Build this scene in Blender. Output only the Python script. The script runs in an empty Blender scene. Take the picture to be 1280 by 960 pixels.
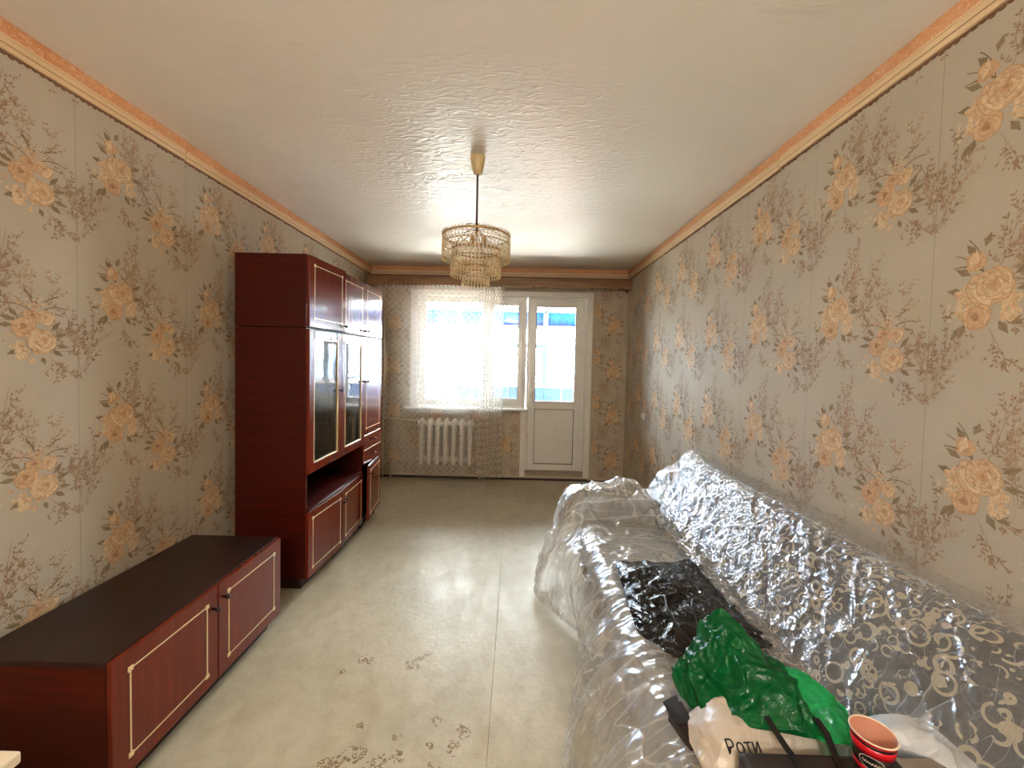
import bpy, math, random
import numpy as np
from mathutils import Vector, Matrix

scene = bpy.context.scene
COL = scene.collection
R = math.radians

# ------------------------------------------------------------------ camera
F_PX = 497.0
yaw, pitch, roll = -0.0096, -0.0326, 0.0224
fwd = Vector((math.sin(yaw)*math.cos(pitch), math.cos(yaw)*math.cos(pitch), math.sin(pitch)))
rgt = Vector((math.cos(yaw), -math.sin(yaw), 0.0))
upv = rgt.cross(fwd)
r2 = rgt*math.cos(roll) + upv*math.sin(roll)
u2 = -rgt*math.sin(roll) + upv*math.cos(roll)
cam_d = bpy.data.cameras.new('camera')
cam_d.sensor_width = 36.0
cam_d.lens = 36.0*F_PX/1280.0
cam_d.shift_y = -12.0/1280.0
cam_d.clip_start = 0.02
cam = bpy.data.objects.new('camera', cam_d)
COL.objects.link(cam)
cam.matrix_world = Matrix(((r2.x, u2.x, -fwd.x, 1.724), (r2.y, u2.y, -fwd.y, 0.0),
                           (r2.z, u2.z, -fwd.z, 1.409), (0, 0, 0, 1)))
scene.camera = cam

# ------------------------------------------------------------------ sky, light, exposure
SKY = 74.0
FILL = 114.0  # strength of the added fill lamp behind the camera
world = bpy.data.worlds.new('sky')
scene.world = world
world.use_nodes = True
wn = world.node_tree
bg = wn.nodes['Background']
bg.inputs['Color'].default_value = (0.88, 0.95, 1.0, 1)
bg.inputs['Strength'].default_value = SKY
sun_d = bpy.data.lights.new('sun', 'SUN'); sun_d.energy = 170.0; sun_d.angle = R(0.6); sun_d.color = (1.0, 0.97, 0.92)
sun = bpy.data.objects.new('sun', sun_d); COL.objects.link(sun)
sun.rotation_euler = Vector((-0.64, 0.03, -0.77)).to_track_quat('-Z', 'Y').to_euler()
vs = scene.view_settings
vs.view_transform = 'Standard'
vs.look = 'None'
vs.gamma = 1.0
vs.use_curve_mapping = False
vs.exposure = 0.12
scene.cycles.use_denoising = True
scene.cycles.adaptive_threshold = 0.025
scene.cycles.max_bounces = 10
scene.cycles.diffuse_bounces = 6
scene.cycles.transparent_max_bounces = 14
scene.cycles.caustics_reflective = False
scene.cycles.caustics_refractive = False
scene.cycles.sample_clamp_indirect = 0.0

def portal(x0, x1, z0, z1, y):
    l = bpy.data.lights.new('window_portal', 'AREA')
    l.shape = 'RECTANGLE'; l.size = x1-x0; l.size_y = z1-z0
    l.cycles.is_portal = True
    o = bpy.data.objects.new('window_portal', l)
    COL.objects.link(o)
    o.location = ((x0+x1)/2, y, (z0+z1)/2)
    o.rotation_euler = (R(-90), 0, 0)
portal(0.55, 1.85, 0.87, 2.19, 4.88)
portal(1.87, 2.50, 0.9, 2.15, 4.88)

# ------------------------------------------------------------------ helpers
def lin(r, g, b):
    def f(c):
        c /= 255.0
        return c/12.92 if c <= 0.04045 else ((c+0.055)/1.055)**2.4
    return (f(r), f(g), f(b), 1.0)

class NT:
    def __init__(s, name):
        s.m = bpy.data.materials.new(name); s.m.use_nodes = True
        s.t = s.m.node_tree; s.b = s.t.nodes['Principled BSDF']; s.out = s.t.nodes['Material Output']
    def n(s, typ, **kw):
        nd = s.t.nodes.new(typ)
        for k, v in kw.items(): setattr(nd, k, v)
        return nd
    def l(s, a, b): s.t.links.new(a, b)
    def val(s, sock, v):
        if hasattr(v, 'is_linked') or hasattr(v, 'links'): s.l(v, sock)
        else: sock.default_value = v
    def math(s, op, a, b=0.0, c=0.0, clamp=False):
        nd = s.n('ShaderNodeMath', operation=op, use_clamp=clamp)
        s.val(nd.inputs[0], a); s.val(nd.inputs[1], b); s.val(nd.inputs[2], c)
        return nd.outputs[0]
    def coord(s, kind='Object'):
        return s.n('ShaderNodeTexCoord').outputs[kind]
    def map(s, vec, scale=(1, 1, 1), loc=(0, 0, 0), rot=(0, 0, 0)):
        m = s.n('ShaderNodeMapping')
        s.l(vec, m.inputs[0]); m.inputs['Scale'].default_value = scale
        m.inputs['Location'].default_value = loc; m.inputs['Rotation'].default_value = rot
        return m.outputs[0]
    def noise(s, vec, scale, detail=3.0, rough=0.55, dist=0.0, typ='FBM'):
        nd = s.n('ShaderNodeTexNoise'); nd.noise_type = typ
        s.l(vec, nd.inputs['Vector']); nd.inputs['Scale'].default_value = scale
        nd.inputs['Detail'].default_value = detail; nd.inputs['Roughness'].default_value = rough
        nd.inputs['Distortion'].default_value = dist
        return nd.outputs['Fac']
    def ramp(s, fac, stops, interp='LINEAR'):
        nd = s.n('ShaderNodeValToRGB'); cr = nd.color_ramp; cr.interpolation = interp
        while len(cr.elements) < len(stops): cr.elements.new(0.5)
        for e, (p, c) in zip(cr.elements, stops):
            e.position = p; e.color = c if len(c) == 4 else (*c, 1)
        s.l(fac, nd.inputs[0]); return nd.outputs[0]
    def mix(s, fac, a, b, mode='MIX'):
        nd = s.n('ShaderNodeMix', data_type='RGBA', blend_type=mode)
        s.val(nd.inputs[0], fac); s.val(nd.inputs[6], a); s.val(nd.inputs[7], b)
        return nd.outputs[2]
    def bump(s, h, strength=0.3, dist=0.01, normal=None):
        nd = s.n('ShaderNodeBump'); nd.inputs['Strength'].default_value = strength
        nd.inputs['Distance'].default_value = dist; s.l(h, nd.inputs['Height'])
        if normal: s.l(normal, nd.inputs['Normal'])
        return nd.outputs[0]
    def set(s, **kw):
        names = dict(color='Base Color', rough='Roughness', metal='Metallic', spec='Specular IOR Level', coat='Coat Weight',
                     coatr='Coat Roughness', trans='Transmission Weight', ior='IOR', alpha='Alpha', normal='Normal',
                     em='Emission Color', ems='Emission Strength', sheen='Sheen Weight', sss='Subsurface Weight')
        for k, v in kw.items(): s.val(s.b.inputs[names[k]], v)
        return s.m

def plain(name, rgb, rough=0.5, var=0.08, scale=12.0, **kw):
    n = NT(name); c = lin(*rgb)
    f = n.noise(n.coord(), scale, 4)
    lo = tuple(x*(1-var) for x in c[:3])+(1,); hi = tuple(min(1, x*(1+var)) for x in c[:3])+(1,)
    return n.set(color=n.ramp(f, [(0.3, lo), (0.7, hi)]), rough=rough, **kw)

class MB:
    """collects geometry for one mesh"""
    def __init__(s): s.v = []; s.f = []; s.smooth = False; s.xf = None
    def add(s, vs, fs):
        o = len(s.v); s.v += [tuple(v) for v in vs]; s.f += [tuple(i+o for i in f) for f in fs]; return s
    def box(s, x0, x1, y0, y1, z0, z1):
        return s.add([(x0, y0, z0), (x1, y0, z0), (x1, y1, z0), (x0, y1, z0), (x0, y0, z1), (x1, y0, z1), (x1, y1, z1), (x0, y1, z1)],
                     [(0, 3, 2, 1), (4, 5, 6, 7), (0, 1, 5, 4), (1, 2, 6, 5), (2, 3, 7, 6), (3, 0, 4, 7)])
    def frustum(s, x0, x1, y0, y1, z0, z1, ins):
        s.box(x0, x1, y0, y1, z0, z1)
        for k, (dx, dy) in enumerate(((1, 1), (-1, 1), (-1, -1), (1, -1))):
            v = s.v[-4+k]; s.v[-4+k] = (v[0]+dx*ins, v[1]+dy*ins, v[2])
        return s
    def tube(s, pts, r, n=8, caps=True):
        pts = [Vector(p) for p in pts]; rings = []
        rr = r if hasattr(r, '__len__') else [r]*len(pts)
        prev = None
        for i, p in enumerate(pts):
            t = (pts[min(i+1, len(pts)-1)]-pts[max(i-1, 0)]).normalized()
            a = prev if prev is not None else (Vector((0, 0, 1)) if abs(t.z) < 0.9 else Vector((1, 0, 0)))
            b = t.cross(a).normalized(); a = b.cross(t).normalized(); prev = a
            rings.append([p+(a*math.cos(2*math.pi*k/n)+b*math.sin(2*math.pi*k/n))*rr[i] for k in range(n)])
        vs = [v for rg in rings for v in rg]; fs = []
        for i in range(len(pts)-1):
            for k in range(n):
                fs.append((i*n+k, i*n+(k+1) % n, (i+1)*n+(k+1) % n, (i+1)*n+k))
        if caps:
            fs.append(tuple(range(n-1, -1, -1))); fs.append(tuple((len(pts)-1)*n+k for k in range(n)))
        return s.add(vs, fs)
    def lathe(s, prof, c, n=24, axis='z', caps=True):
        vs = []; fs = []
        for (r, h) in prof:
            for k in range(n):
                a = 2*math.pi*k/n
                p = (r*math.cos(a), r*math.sin(a), h)
                if axis == 'x': p = (p[2], p[0], p[1])
                if axis == 'y': p = (p[1], p[2], p[0])
                vs.append((c[0]+p[0], c[1]+p[1], c[2]+p[2]))
        for i in range(len(prof)-1):
            for k in range(n):
                fs.append((i*n+k, i*n+(k+1) % n, (i+1)*n+(k+1) % n, (i+1)*n+k))
        if caps:
            if prof[0][0] > 1e-6: fs.append(tuple(range(n-1, -1, -1)))
            if prof[-1][0] > 1e-6: fs.append(tuple((len(prof)-1)*n+k for k in range(n)))
        return s.add(vs, fs)
    def grid(s, P, flip=False):
        """P: array (nu, nv, 3)"""
        nu, nv = P.shape[:2]
        o = [(i*nv+j, i*nv+j+1, (i+1)*nv+j+1, (i+1)*nv+j) for i in range(nu-1) for j in range(nv-1)]
        if flip: o = [f[::-1] for f in o]
        return s.add(P.reshape(-1, 3).tolist(), o)
    def build(s, name, mat, parent=None, bevel=0.0, smooth=False, uv=None, seg=2):
        org = Vector(parent['_o']) if parent is not None else Vector((0, 0, 0))
        vs = s.v
        if s.xf: vs = [s.xf(v) for v in vs]
        me = bpy.data.meshes.new(name)
        me.from_pydata([(v[0]-org.x, v[1]-org.y, v[2]-org.z) for v in vs], [], s.f)
        me.materials.append(mat)
        if smooth: me.polygons.foreach_set('use_smooth', [True]*len(me.polygons))
        if uv is not None:
            l = me.uv_layers.new(name='UVMap')
            idx = np.zeros(len(me.loops), dtype=np.int32); me.loops.foreach_get('vertex_index', idx)
            l.data.foreach_set('uv', np.asarray(uv, dtype=np.float32)[idx].ravel())
        me.update()
        o = bpy.data.objects.new(name, me); COL.objects.link(o)
        if parent is not None: o.parent = parent
        o['_o'] = tuple(org)
        if bevel:
            b = o.modifiers.new('bevel', 'BEVEL'); b.width = bevel; b.segments = seg; b.limit_method = 'ANGLE'; b.angle_limit = R(40)
        return o

def tag(o, label=None, cat=None, group=None, kind=None):
    if label: o['label'] = label
    if cat: o['category'] = cat
    if group: o['group'] = group
    if kind: o['kind'] = kind
    return o
def thing(name, loc, label, cat, group=None):
    o = bpy.data.objects.new(name, None); COL.objects.link(o)
    o.location = loc; o['_o'] = tuple(loc); o.empty_display_size = 0.05
    return tag(o, label, cat, group)
def setting(name, loc=(0, 0, 0)):
    o = bpy.data.objects.new(name, None); COL.objects.link(o); o.location = loc; o['_o'] = tuple(loc); o['kind'] = 'structure'
    return o
def struct(o): o['kind'] = 'structure'; return o

# numpy value noise
def _h(ix, iy, iz, seed):
    n = (ix.astype(np.int64)*374761393 + iy.astype(np.int64)*668265263 + iz.astype(np.int64)*2147483647 + seed*1274126177) & 0xffffffff
    n = ((n ^ (n >> 13))*1274126177) & 0xffffffff
    n = (n ^ (n >> 16)) & 0xffffffff
    n = (n*2246822519) & 0xffffffff
    n = n ^ (n >> 15)
    return (n & 0xffff)/65535.0
def vnoise(x, y, z=None, seed=1):
    x = np.asarray(x, float); y = np.asarray(y, float); z = np.zeros_like(x) if z is None else np.asarray(z, float)
    x, y, z = np.broadcast_arrays(x, y, z)
    ix, iy, iz = np.floor(x), np.floor(y), np.floor(z)
    fx, fy, fz = x-ix, y-iy, z-iz
    sx, sy, sz = [f*f*f*(f*(f*6-15)+10) for f in (fx, fy, fz)]
    def c(a, b, d): return _h(ix+a, iy+b, iz+d, seed)
    l = lambda a, b, t: a+(b-a)*t
    return l(l(l(c(0, 0, 0), c(1, 0, 0), sx), l(c(0, 1, 0), c(1, 1, 0), sx), sy),
             l(l(c(0, 0, 1), c(1, 0, 1), sx), l(c(0, 1, 1), c(1, 1, 1), sx), sy), sz)
def fbm(x, y, z=None, seed=1, o=3):
    t = 0; a = 1; n = 0
    for k in range(o):
        f = 2.03**k
        t = t+a*vnoise(np.asarray(x)*f, np.asarray(y)*f, None if z is None else np.asarray(z)*f, seed+k); n += a; a *= 0.5
    return t/n
def ridge(x, y, z=None, seed=1, o=3, p=2.0):
    """sharp crease lines, 0..1"""
    wx = fbm(np.asarray(x)*0.7+5, np.asarray(y)*0.7, z, seed+31, 2)*1.6; wy = fbm(np.asarray(x)*0.7, np.asarray(y)*0.7+9, z, seed+57, 2)*1.6
    t = 0; a = 1; n = 0
    for k in range(o):
        f = 1.9**k
        v = 1-np.abs(2*vnoise((np.asarray(x)+wx)*f, (np.asarray(y)+wy)*f, None if z is None else np.asarray(z)*f, seed+7*k)-1)
        t = t+a*v**p; n += a; a *= 0.55
    return t/n
def sst(a, b, x):
    t = np.clip((np.asarray(x, float)-a)/(b-a), 0, 1); return t*t*(3-2*t)

# ------------------------------------------------------------------ materials
def wallpaper_mat(name, axis=None, y0=0.0, pitch=0.515):
    n = NT(name); co = n.coord()
    blot = n.noise(co, 1.3, 3)
    th1 = n.noise(n.map(co, (330, 330, 9)), 1.0, 2)
    th2 = n.noise(n.map(co, (9, 9, 330)), 1.0, 2)
    c = n.ramp(blot, [(0.3, lin(184, 173, 153)), (0.7, lin(196, 186, 167))])
    c = n.mix(n.math('MULTIPLY', n.math('ADD', th1, th2), 0.28), c, lin(158, 143, 121), 'MIX')
    streak = n.noise(n.map(co, (14, 14, 0.5)), 1.0, 3)
    c = n.mix(n.math('MULTIPLY', streak, 0.25), c, lin(198, 180, 158))
    if axis:
        sep = n.n('ShaderNodeSeparateXYZ'); n.l(co, sep.inputs[0])
        w = n.noise(n.map(co, (3, 3, 3)), 1.0, 2)
        t = n.math('FRACT', n.math('ADD', n.math('DIVIDE', n.math('SUBTRACT', sep.outputs[axis], y0), pitch), n.math('MULTIPLY', w, 0.004)))
        line = n.math('LESS_THAN', n.math('ABSOLUTE', n.math('SUBTRACT', t, 0.5)), 0.0028)
        c = n.mix(n.math('MULTIPLY', line, 0.35), c, lin(105, 88, 68))
    return n.set(color=c, rough=0.62, spec=0.3, normal=n.bump(n.math('ADD', th1, th2), 0.15, 0.001))
M_wall_r = wallpaper_mat('wallpaper_right', 1, 1.267+0.515/2)
M_wall_l = wallpaper_mat('wallpaper_left', 1, 1.55+0.515/2)
M_wall_b = wallpaper_mat('wallpaper_back')
M_wall_f = plain('wallpaper_front', (176, 162, 140), 0.7)

def print_mat():
    n = NT('wallpaper_print'); a = n.n('ShaderNodeAttribute', attribute_name='Col')
    f = n.noise(n.coord(), 260, 2); g = n.noise(n.coord(), 95, 4, 0.65, 0.8)
    c = n.mix(n.math('MULTIPLY', f, 0.3), a.outputs['Color'], lin(168, 144, 116))
    c = n.mix(0.75, c, n.ramp(g, [(0.30, (0.52, 0.47, 0.42)), (0.5, (0.93, 0.92, 0.90)), (0.68, (1.0, 1.0, 1.0))]), 'MULTIPLY')
    return n.set(color=c, rough=0.6, spec=0.3)
M_print = print_mat()

def ceiling_mat():
    n = NT('ceiling_whitewash'); co = n.coord()
    big = n.noise(co, 0.9, 4); fine = n.noise(n.map(co, (1.2, 3.2, 1)), 6.0, 5, 0.6, 0.8)
    dirt = n.noise(n.map(co, (0.6, 2.5, 1)), 2.2, 5, 0.65, 1.0)
    c = n.ramp(big, [(0.3, lin(232, 225, 214)), (0.7, lin(241, 236, 227))])
    c = n.mix(n.ramp(dirt, [(0.62, (0, 0, 0)), (0.78, (0.35, 0.35, 0.35))]), c, lin(196, 184, 170))
    # flaking patch round the lamp hook: stretched blisters with a soft outline
    sub = n.n('ShaderNodeVectorMath', operation='SUBTRACT'); n.l(co, sub.inputs[0]); sub.inputs[1].default_value = (1.48, 2.35, 2.5)
    ln = n.n('ShaderNodeVectorMath', operation='LENGTH'); n.l(sub.outputs[0], ln.inputs[0])
    m = n.math('SUBTRACT', 1.0, n.math('DIVIDE', ln.outputs['Value'], 1.1), clamp=True)
    flake = n.noise(n.map(co, (3.0, 9.0, 1)), 3.2, 4, 0.55, 1.6, 'RIDGED_MULTIFRACTAL')
    h = n.math('ADD', n.math('MULTIPLY', n.math('MULTIPLY', flake, m), 2.2), n.math('MULTIPLY', fine, 0.35))
    return n.set(color=c, rough=n.ramp(m, [(0.2, (0.6,)*3), (0.7, (0.34,)*3)]), spec=0.5, normal=n.bump(h, 0.8, 0.010))
M_ceil = ceiling_mat()

def floor_mat():
    n = NT('linoleum'); co = n.coord()
    big = n.noise(co, 1.6, 5, 0.6, 0.6); med = n.noise(n.map(co, (5, 2.2, 1)), 2.0, 5, 0.6, 0.7); fine = n.noise(co, 120, 3)
    c = n.ramp(big, [(0.25, lin(166, 156, 132)), (0.5, lin(182, 172, 148)), (0.75, lin(196, 186, 164))])
    c = n.mix(n.math('MULTIPLY', n.ramp(med, [(0.45, (0, 0, 0)), (0.8, (1, 1, 1))]), 0.45), c, lin(154, 141, 114))
    c = n.mix(n.math('MULTIPLY', fine, 0.25), c, lin(148, 135, 112))
    # chipped patches where the print has worn through in curl shapes
    wv = n.n('ShaderNodeTexVoronoi', feature='SMOOTH_F1'); wv.inputs['Scale'].default_value = 62.0; wv.inputs['Smoothness'].default_value = 0.2
    dst = n.noise(co, 45, 2)
    vm = n.n('ShaderNodeVectorMath', operation='ADD'); n.l(co, vm.inputs[0])
    cmb = n.n('ShaderNodeCombineXYZ'); n.val(cmb.inputs[0], n.math('MULTIPLY', dst, 0.03)); n.l(vm.outputs[0], wv.inputs['Vector']); n.l(cmb.outputs[0], vm.inputs[1])
    ringd = n.math('ABSOLUTE', n.math('SUBTRACT', wv.outputs['Distance'], 0.42))
    curl = n.math('LESS_THAN', ringd, 0.11)
    warp = n.noise(co, 16, 4, 0.6)
    tot = None
    for (x, y, r) in ((1.13, 1.30, .085), (1.19, 1.37, .055), (1.27, 1.33, .06), (1.33, 1.36, .05), (1.31, 1.43, .03), (1.53, 1.40, .05), (1.56, 1.46, .045),
                      (1.47, 1.32, .04), (1.44, 1.40, .03), (1.44, 1.50, .035), (1.06, 1.81, .05), (1.29, 1.79, .06), (1.25, 1.25, .12), (1.50, 1.24, .06),
                      (1.16, 1.47, .03), (1.34, 1.86, .03), (0.98, 1.73, .03)):
        sb = n.n('ShaderNodeVectorMath', operation='DISTANCE'); n.l(co, sb.inputs[0]); sb.inputs[1].default_value = (x, y, 0.003)
        d = n.math('DIVIDE', sb.outputs['Value'], r)
        mk = n.math('SUBTRACT', 1.0, d, clamp=True)
        tot = mk if tot is None else n.math('MAXIMUM', tot, mk)
    pm = n.math('GREATER_THAN', n.math('ADD', tot, n.math('MULTIPLY', n.math('SUBTRACT', warp, 0.5), 1.6)), 0.36)
    pm = n.math('MULTIPLY', pm, n.math('GREATER_THAN', tot, 0.02))
    worn = n.math('MULTIPLY', pm, curl)
    c = n.mix(n.math('MULTIPLY', worn, 0.85), c, lin(112, 82, 44))
    sv = n.n('ShaderNodeTexVoronoi', feature='F1'); sv.inputs['Scale'].default_value = 9.0; n.l(co, sv.inputs['Vector'])
    speck = n.math('LESS_THAN', sv.outputs['Distance'], 0.028)
    c = n.mix(n.math('MULTIPLY', speck, 0.6), c, lin(96, 80, 58))
    mot = n.noise(co, 14, 6, 0.7, 0.4)
    c = n.mix(n.ramp(mot, [(0.42, (0.0,)*3), (0.75, (0.42,)*3)]), c, lin(150, 132, 104))
    gl = n.noise(n.map(co, (1.5, 0.8, 1)), 5.0, 6, 0.68, 0.5)
    rg = n.ramp(gl, [(0.35, (0.28,)*3), (0.7, (0.5,)*3)])
    peb = n.noise(co, 42, 3, 0.6, 0.4)
    return n.set(color=c, rough=rg, spec=0.17, normal=n.bump(n.math('SUBTRACT', peb, n.math('MULTIPLY', worn, 0.8)), 0.3, 0.004))
M_floor = floor_mat()

def wood_mat(name, c1, c2, c3, rough=0.12, coat=0.7, grain=(60, 60, 2.5), spec=0.5):
    n = NT(name); co = n.coord()
    g = n.noise(n.map(co, grain), 1.0, 4, 0.6, 0.6)
    b = n.noise(n.map(co, (grain[0]*.12, grain[1]*.12, grain[2]*.5)), 1.0, 3, 0.5, 0.4)
    c = n.ramp(g, [(0.3, lin(*c1)), (0.52, lin(*c2)), (0.75, lin(*c3))])
    c = n.mix(n.math('MULTIPLY', b, 0.45), c, lin(*c1))
    if name == 'dark_lacquer':
        sc_ = n.noise(n.map(co, (30, 6, 30), rot=(0, 0, 0.5)), 1.0, 5, 0.7, 1.5, 'RIDGED_MULTIFRACTAL')
        c = n.mix(n.ramp(sc_, [(0.9, (0, 0, 0)), (1.0, (0.10,)*3)]), c, lin(150, 130, 120))
    sm = n.noise(co, 9, 4)
    return n.set(color=c, rough=n.ramp(sm, [(0.3, (rough,)*3), (0.8, (rough+0.1,)*3)]), coat=coat, coatr=0.06, spec=spec)
M_mahog = wood_mat('mahogany_veneer', (94, 27, 11), (108, 32, 13), (128, 42, 17), 0.14, 0.2, (60, 60, 2.5), 0.35)
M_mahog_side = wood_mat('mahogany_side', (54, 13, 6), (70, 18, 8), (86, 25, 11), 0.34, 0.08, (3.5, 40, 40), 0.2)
M_dark = wood_mat('dark_lacquer', (34, 17, 12), (42, 22, 15), (54, 30, 21), 0.32, 0.15, (8, 2, 30), 0.25)
M_black_in = plain('cabinet_inside', (58, 26, 18), 0.6)
M_inlay = plain('gold_inlay', (226, 198, 150), 0.3, metal=0.15)
M_knob = plain('dark_knob', (40, 26, 20), 0.3, metal=0.4)
M_white_pvc = plain('white_pvc', (226, 222, 214), 0.28, 0.03, spec=0.5)
M_casing = plain('white_casing', (224, 219, 210), 0.4, 0.04)
M_gasket = plain('grey_gasket', (92, 90, 86), 0.6)
M_rad = plain('radiator_enamel', (218, 212, 200), 0.4, 0.06, 20)
M_pipe = plain('painted_pipe', (206, 190, 164), 0.45)
M_threshold = plain('threshold_board', (158, 142, 118), 0.6, 0.15)
M_gap = plain('dirty_gap_strip', (62, 46, 34), 0.8, 0.3, 30)
M_orange = None
def crown_orange():
    n = NT('crown_orange_band'); co = n.coord()
    v = n.noise(n.map(co, (26, 26, 42)), 1.0, 3, 0.5, 1.8)
    line = n.math('LESS_THAN', n.math('ABSOLUTE', n.math('SUBTRACT', v, 0.5)), 0.022)
    c = n.ramp(n.noise(co, 3, 3), [(0.3, lin(206, 142, 94)), (0.7, lin(220, 158, 110))])
    return n.set(color=n.mix(n.math('MULTIPLY', line, 0.6), c, lin(240, 202, 160)), rough=0.55)
M_orange = crown_orange()
M_cream = plain('crown_cream', (226, 196, 154), 0.5, 0.06, 6)
M_creamdark = plain('crown_groove', (150, 116, 80), 0.6)
M_scallop = plain('border_scallop', (124, 88, 60), 0.7)
M_rail = wood_mat('curtain_rail_wood', (116, 80, 48), (148, 108, 68), (168, 128, 84), 0.45, 0.1, (3, 40, 60))
M_hook = plain('hook_dark', (62, 44, 32), 0.5)

def glass_mat(name, tint=(0.96, 0.98, 0.98), gl=0.08, rough=0.0):
    n = NT(name)
    tr = n.n('ShaderNodeBsdfTransparent'); tr.inputs[0].default_value = (*tint, 1)
    g = n.n('ShaderNodeBsdfGlossy'); g.inputs['Roughness'].default_value = rough
    fr = n.n('ShaderNodeFresnel'); fr.inputs['IOR'].default_value = 1.5
    wob = n.noise(n.coord(), 7, 2); nb = n.bump(wob, 0.05, 0.01)
    n.l(nb, g.inputs['Normal'])
    mx = n.n('ShaderNodeMixShader'); n.val(mx.inputs[0], n.math('ADD', fr.outputs[0], gl, clamp=True)); n.l(tr.outputs[0], mx.inputs[1]); n.l(g.outputs[0], mx.inputs[2])
    n.l(mx.outputs[0], n.out.inputs[0]); return n.m
M_glass = glass_mat('window_glass')
M_cabglass = glass_mat('cabinet_glass', (0.72, 0.74, 0.73), 0.12, 0.03)

def lace_mat():
    n = NT('lace_tulle'); uv = n.coord('UV')
    sep = n.n('ShaderNodeSeparateXYZ'); n.l(uv, sep.inputs[0])
    u, v = sep.outputs[0], sep.outputs[1]
    P = 0.074
    a = n.math('FRACT', n.math('DIVIDE', n.math('ADD', u, v), P)); b = n.math('FRACT', n.math('DIVIDE', n.math('SUBTRACT', u, v), P))
    da = n.math('ABSOLUTE', n.math('SUBTRACT', a, 0.5)); db = n.math('ABSOLUTE', n.math('SUBTRACT', b, 0.5))
    line = n.math('GREATER_THAN', n.math('MAXIMUM', da, db), 0.40)
    rad = n.math('SQRT', n.math('ADD', n.math('MULTIPLY', da, da), n.math('MULTIPLY', db, db)))
    dot = n.math('LESS_THAN', rad, 0.17)
    ring = n.math('LESS_THAN', n.math('ABSOLUTE', n.math('SUBTRACT', rad, 0.30)), 0.035)
    fac = n.math('ADD', 0.09, n.math('MULTIPLY', line, 0.15))
    fac = n.math('ADD', fac, n.math('MULTIPLY', n.math('MAXIMUM', dot, ring), 0.34), clamp=True)
    lw = n.n('ShaderNodeLayerWeight'); lw.inputs[0].default_value = 0.5
    cosv = n.math('MAXIMUM', n.math('SUBTRACT', 1.0, lw.outputs['Facing']), 0.12)
    fac = n.math('SUBTRACT', 1.0, n.math('POWER', n.math('SUBTRACT', 1.0, fac), n.math('DIVIDE', 1.0, cosv)))   # threads crowd together where the cloth turns edge-on
    d = n.n('ShaderNodeBsdfDiffuse'); d.inputs[0].default_value = lin(240, 234, 224)
    t = n.n('ShaderNodeBsdfTranslucent'); t.inputs[0].default_value = lin(240, 236, 228)
    m1 = n.n('ShaderNodeMixShader'); m1.inputs[0].default_value = 0.42; n.l(d.outputs[0], m1.inputs[1]); n.l(t.outputs[0], m1.inputs[2])
    tr = n.n('ShaderNodeBsdfTransparent')
    m2 = n.n('ShaderNodeMixShader'); n.l(fac, m2.inputs[0]); n.l(tr.outputs[0], m2.inputs[1]); n.l(m1.outputs[0], m2.inputs[2])
    n.l(m2.outputs[0], n.out.inputs[0]); return n.m
M_lace = lace_mat()

def film_mat(name, base, crease, sets, tint=(0.97, 0.97, 0.97), rough=0.2, bump=0.4, gl=0.8, dst=0.7):
    """thin plastic: see-through, with milky stretch lines and a glossy surface; sets = (scale along, scale across, weight)"""
    n = NT(name); uv = n.coord('UV'); tot = None; hgt = None
    for (a, c, w_, pw) in sets:
        v = n.noise(n.map(uv, (a, c, 1), (a*.37, c*.11, 0)), 1.0, 1, 0.4, dst)
        rdg = n.math('SUBTRACT', 1.0, n.math('ABSOLUTE', n.math('MULTIPLY', n.math('SUBTRACT', v, 0.5), 4.0)), clamp=True)
        ln_ = n.math('MULTIPLY', n.math('POWER', rdg, pw), w_)
        hh = n.math('MULTIPLY', n.math('POWER', rdg, pw*0.35), w_)
        tot = ln_ if tot is None else n.math('MAXIMUM', tot, ln_); hgt = hh if hgt is None else n.math('ADD', hgt, hh)
    patch = n.noise(uv, 5.0, 3)
    nb = n.bump(hgt, bump, 0.01)
    g = n.n('ShaderNodeBsdfGlossy'); g.inputs['Roughness'].default_value = rough; n.l(nb, g.inputs['Normal']); g.inputs[0].default_value = (0.95, 0.96, 0.98, 1)
    d = n.n('ShaderNodeBsdfDiffuse'); d.inputs[0].default_value = lin(232, 228, 222)
    t = n.n('ShaderNodeBsdfTranslucent'); t.inputs[0].default_value = lin(232, 228, 222)
    m0 = n.n('ShaderNodeMixShader'); m0.inputs[0].default_value = 0.4; n.l(d.outputs[0], m0.inputs[1]); n.l(t.outputs[0], m0.inputs[2])
    tr = n.n('ShaderNodeBsdfTransparent'); tr.inputs[0].default_value = (*tint, 1)
    milk = n.math('ADD', n.math('MULTIPLY', base, n.math('ADD', 0.4, n.math('MULTIPLY', patch, 1.2))), n.math('MULTIPLY', tot, crease), clamp=True)
    m1 = n.n('ShaderNodeMixShader'); n.l(milk, m1.inputs[0]); n.l(tr.outputs[0], m1.inputs[1]); n.l(m0.outputs[0], m1.inputs[2])
    fr = n.n('ShaderNodeFresnel'); fr.inputs['IOR'].default_value = 1.35
    m2 = n.n('ShaderNodeMixShader'); n.val(m2.inputs[0], n.math('MULTIPLY', fr.outputs[0], gl, clamp=True)); n.l(m1.outputs[0], m2.inputs[1]); n.l(g.outputs[0], m2.inputs[2])
    n.l(m2.outputs[0], n.out.inputs[0]); return n.m
M_film_back = film_mat('clear_film', 0.12, 0.3, ((9, 14, 0.7, 20.0), (38, 30, 0.6, 9.0), (16, 5, 1.0, 40.0)), rough=0.22, bump=0.4, gl=0.23)
M_film_seat = film_mat('milky_film', 0.36, 0.4, ((9, 1.4, 1.0, 30.0), (5, 3.2, 0.9, 40.0), (18, 1.2, 0.5, 20.0)), rough=0.22, bump=0.35, gl=0.17, dst=0.15)

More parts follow.
